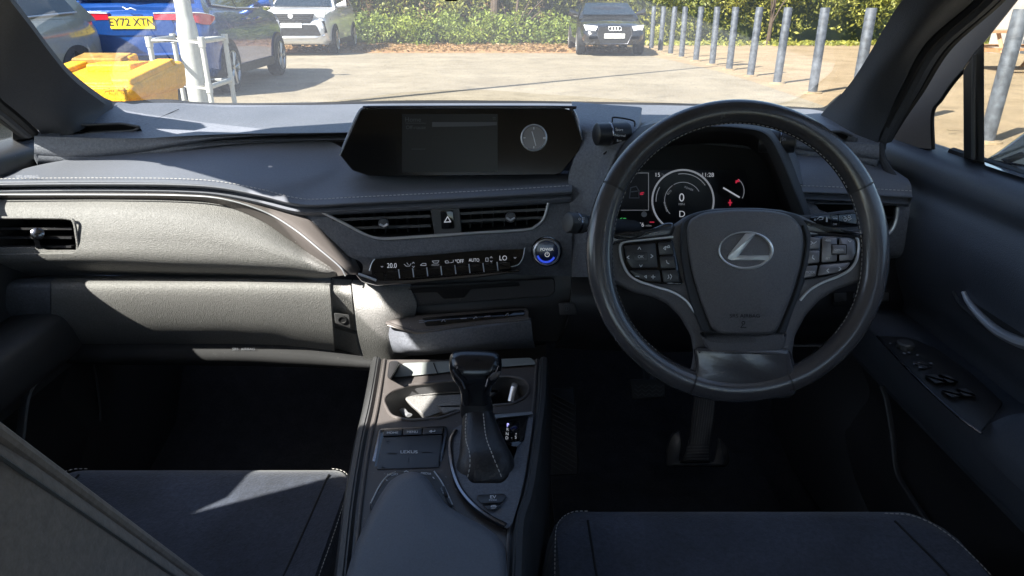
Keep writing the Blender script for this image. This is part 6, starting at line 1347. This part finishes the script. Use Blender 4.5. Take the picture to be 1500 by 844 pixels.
        if front == 'suv':
            g_ = fp('grille', [(-.60, zh+.12), (.60, zh+.12), (.48, zh-.10), (-.48, zh-.10)], .012, 'rubber', r=.04)
            M = MB()
            for k in range(4): M.box((0, yF+.014, zh-.06+k*.045), (.98+.06*k, .012, .012))
            M.build('grille_bar', 'dark_chrome', g_, **LC)
            M = MB(); M.lathe((0, yF+.01, zh+.07), (0, 1, 0), [(.065, 0), (.06, .012), (0, .014)], n=18); M.build('badge', 'lamp_clear', g_, **LC)
            ll = fp('lower_grille', [(-.62, zh-.14), (.62, zh-.14), (.72, zh-.40), (-.72, zh-.40)], .02, 'rubber', r=.04)
            M = MB(); M.tube([(-.80, yF-.08, zh-.40), (-.55, yF+.02, zh-.45), (.55, yF+.02, zh-.45), (.80, yF-.08, zh-.40)], .03); M.build('skid_bar', 'satin_silver', ll, **LC)
            for s in (-1, 1):
                V = [Vector((s*hw*.60, yF-.02, zh+.14)), Vector((s*hw*.60, yF-.02, zh+.03)), Vector((s*hw*.86, yF-.13, zh+.03)), Vector((s*hw*.90, yF-.20, zh+.17))]; h_ = shell('headlamp', V, [[0, 1, 2, 3]], 'lamp_clear', t, (0, -.08, 0)); h_.matrix_parent_inverse = Matrix.Identity(4)
                V = [Vector((s*hw*.62, yF-.01, zh-.08)), Vector((s*hw*.62, yF+.0, zh-.34)), Vector((s*hw*.90, yF-.12, zh-.34)), Vector((s*hw*.86, yF-.09, zh-.05))]; h_ = shell('fog_surround', V, [[0, 1, 2, 3]], 'rubber', t, (0, -.08, 0)); h_.matrix_parent_inverse = Matrix.Identity(4)
                M = MB(); M.lathe((s*hw*.78, yF-.05, zh-.2), (0, 1, 0), [(.045, 0), (.04, .02), (0, .02)], n=12); M.build('fog_lamp', 'lamp_clear', h_, **LC)
            pz = zh-.155
        else:
            g_ = fp('grille', [(-.40, zh+.08), (.40, zh+.08), (.44, zh-.10), (.34, zh-.32), (-.34, zh-.32), (-.44, zh-.10)], .012, 'rubber', r=.04)
            M = MB()
            for k in (-1.5, -.5, .5, 1.5): M.tube([(k*.075+.05*math.cos(a), yF+.02, zh+.045+.05*math.sin(a)) for a in np.linspace(0, 2*math.pi, 17)[:-1]], .009, closed=True, n=6)
            M.build('badge', 'bright_chrome', g_, **LC)
            M = MB(); M.tube([(-.40, yF+.01, zh+.08), (-.44, yF+.01, zh-.10), (-.34, yF+.012, zh-.32), (.34, yF+.012, zh-.32), (.44, yF+.01, zh-.10), (.40, yF+.01, zh+.08)], .012, n=6); M.build('grille_frame', 'dark_chrome', g_, **LC)
            for s in (-1, 1):
                V = [Vector((s*hw*.50, yF-.01, zh+.10)), Vector((s*hw*.56, yF-.02, zh-.01)), Vector((s*hw*.84, yF-.12, zh+.0)), Vector((s*hw*.90, yF-.20, zh+.13))]; h_ = shell('headlamp', V, [[0, 1, 2, 3]], 'lamp_clear', t, (0, -.08, 0)); h_.matrix_parent_inverse = Matrix.Identity(4)
                V = [Vector((s*hw*.56, yF+.0, zh-.16)), Vector((s*hw*.58, yF+.0, zh-.32)), Vector((s*hw*.88, yF-.12, zh-.30)), Vector((s*hw*.84, yF-.10, zh-.15))]; h_ = shell('air_intake', V, [[0, 1, 2, 3]], 'rubber', t, (0, -.08, 0)); h_.matrix_parent_inverse = Matrix.Identity(4)
            pz = zh-.13
        pl_ = fp('number_plate', [(-.26, pz-.056), (.26, pz-.056), (.26, pz+.056), (-.26, pz+.056)], .035, pcol, r=.01)
        if plate: text_at('plate_characters', plate, (0, yF+.0365, pz), (-1, 0, 0), (0, 0, 1), .105, 'plate_ink', pl_, local=True)
    return t
car('parked_car', 'metallic blue SUV seen from behind with a yellow number plate', (-5.13, 9.9, 0), R(3.5), 4.45, 2.0, 1.66, 'body_blue', 1.17, 'suv', 'EY72 XTN', 'plate_yellow', 'rear')
car('parked_car', 'grey green hatchback beside the yellow grit bin, mostly behind the left windscreen pillar', (-6.33, 9.75, 0), R(180), 4.45, 1.84, 1.58, 'body_grey', 1.08, 'suv', '', 'plate_yellow', 'suv')
car('parked_car', 'silver grey SUV with a bright white bonnet facing us near the hedge', (-5.85, 23.2, 0), R(183), 4.6, 1.88, 1.69, 'body_white', 1.14, 'suv', 'LM71 KXV', 'plate_white', 'suv')
car('parked_car', 'black hatchback facing us at the head of the row of posts', (2.60, 22.75, 0), R(180), 4.3, 1.72, 1.31, 'body_black', .93, 'hatch', 'LD65 XZF', 'plate_white', 'hatch')
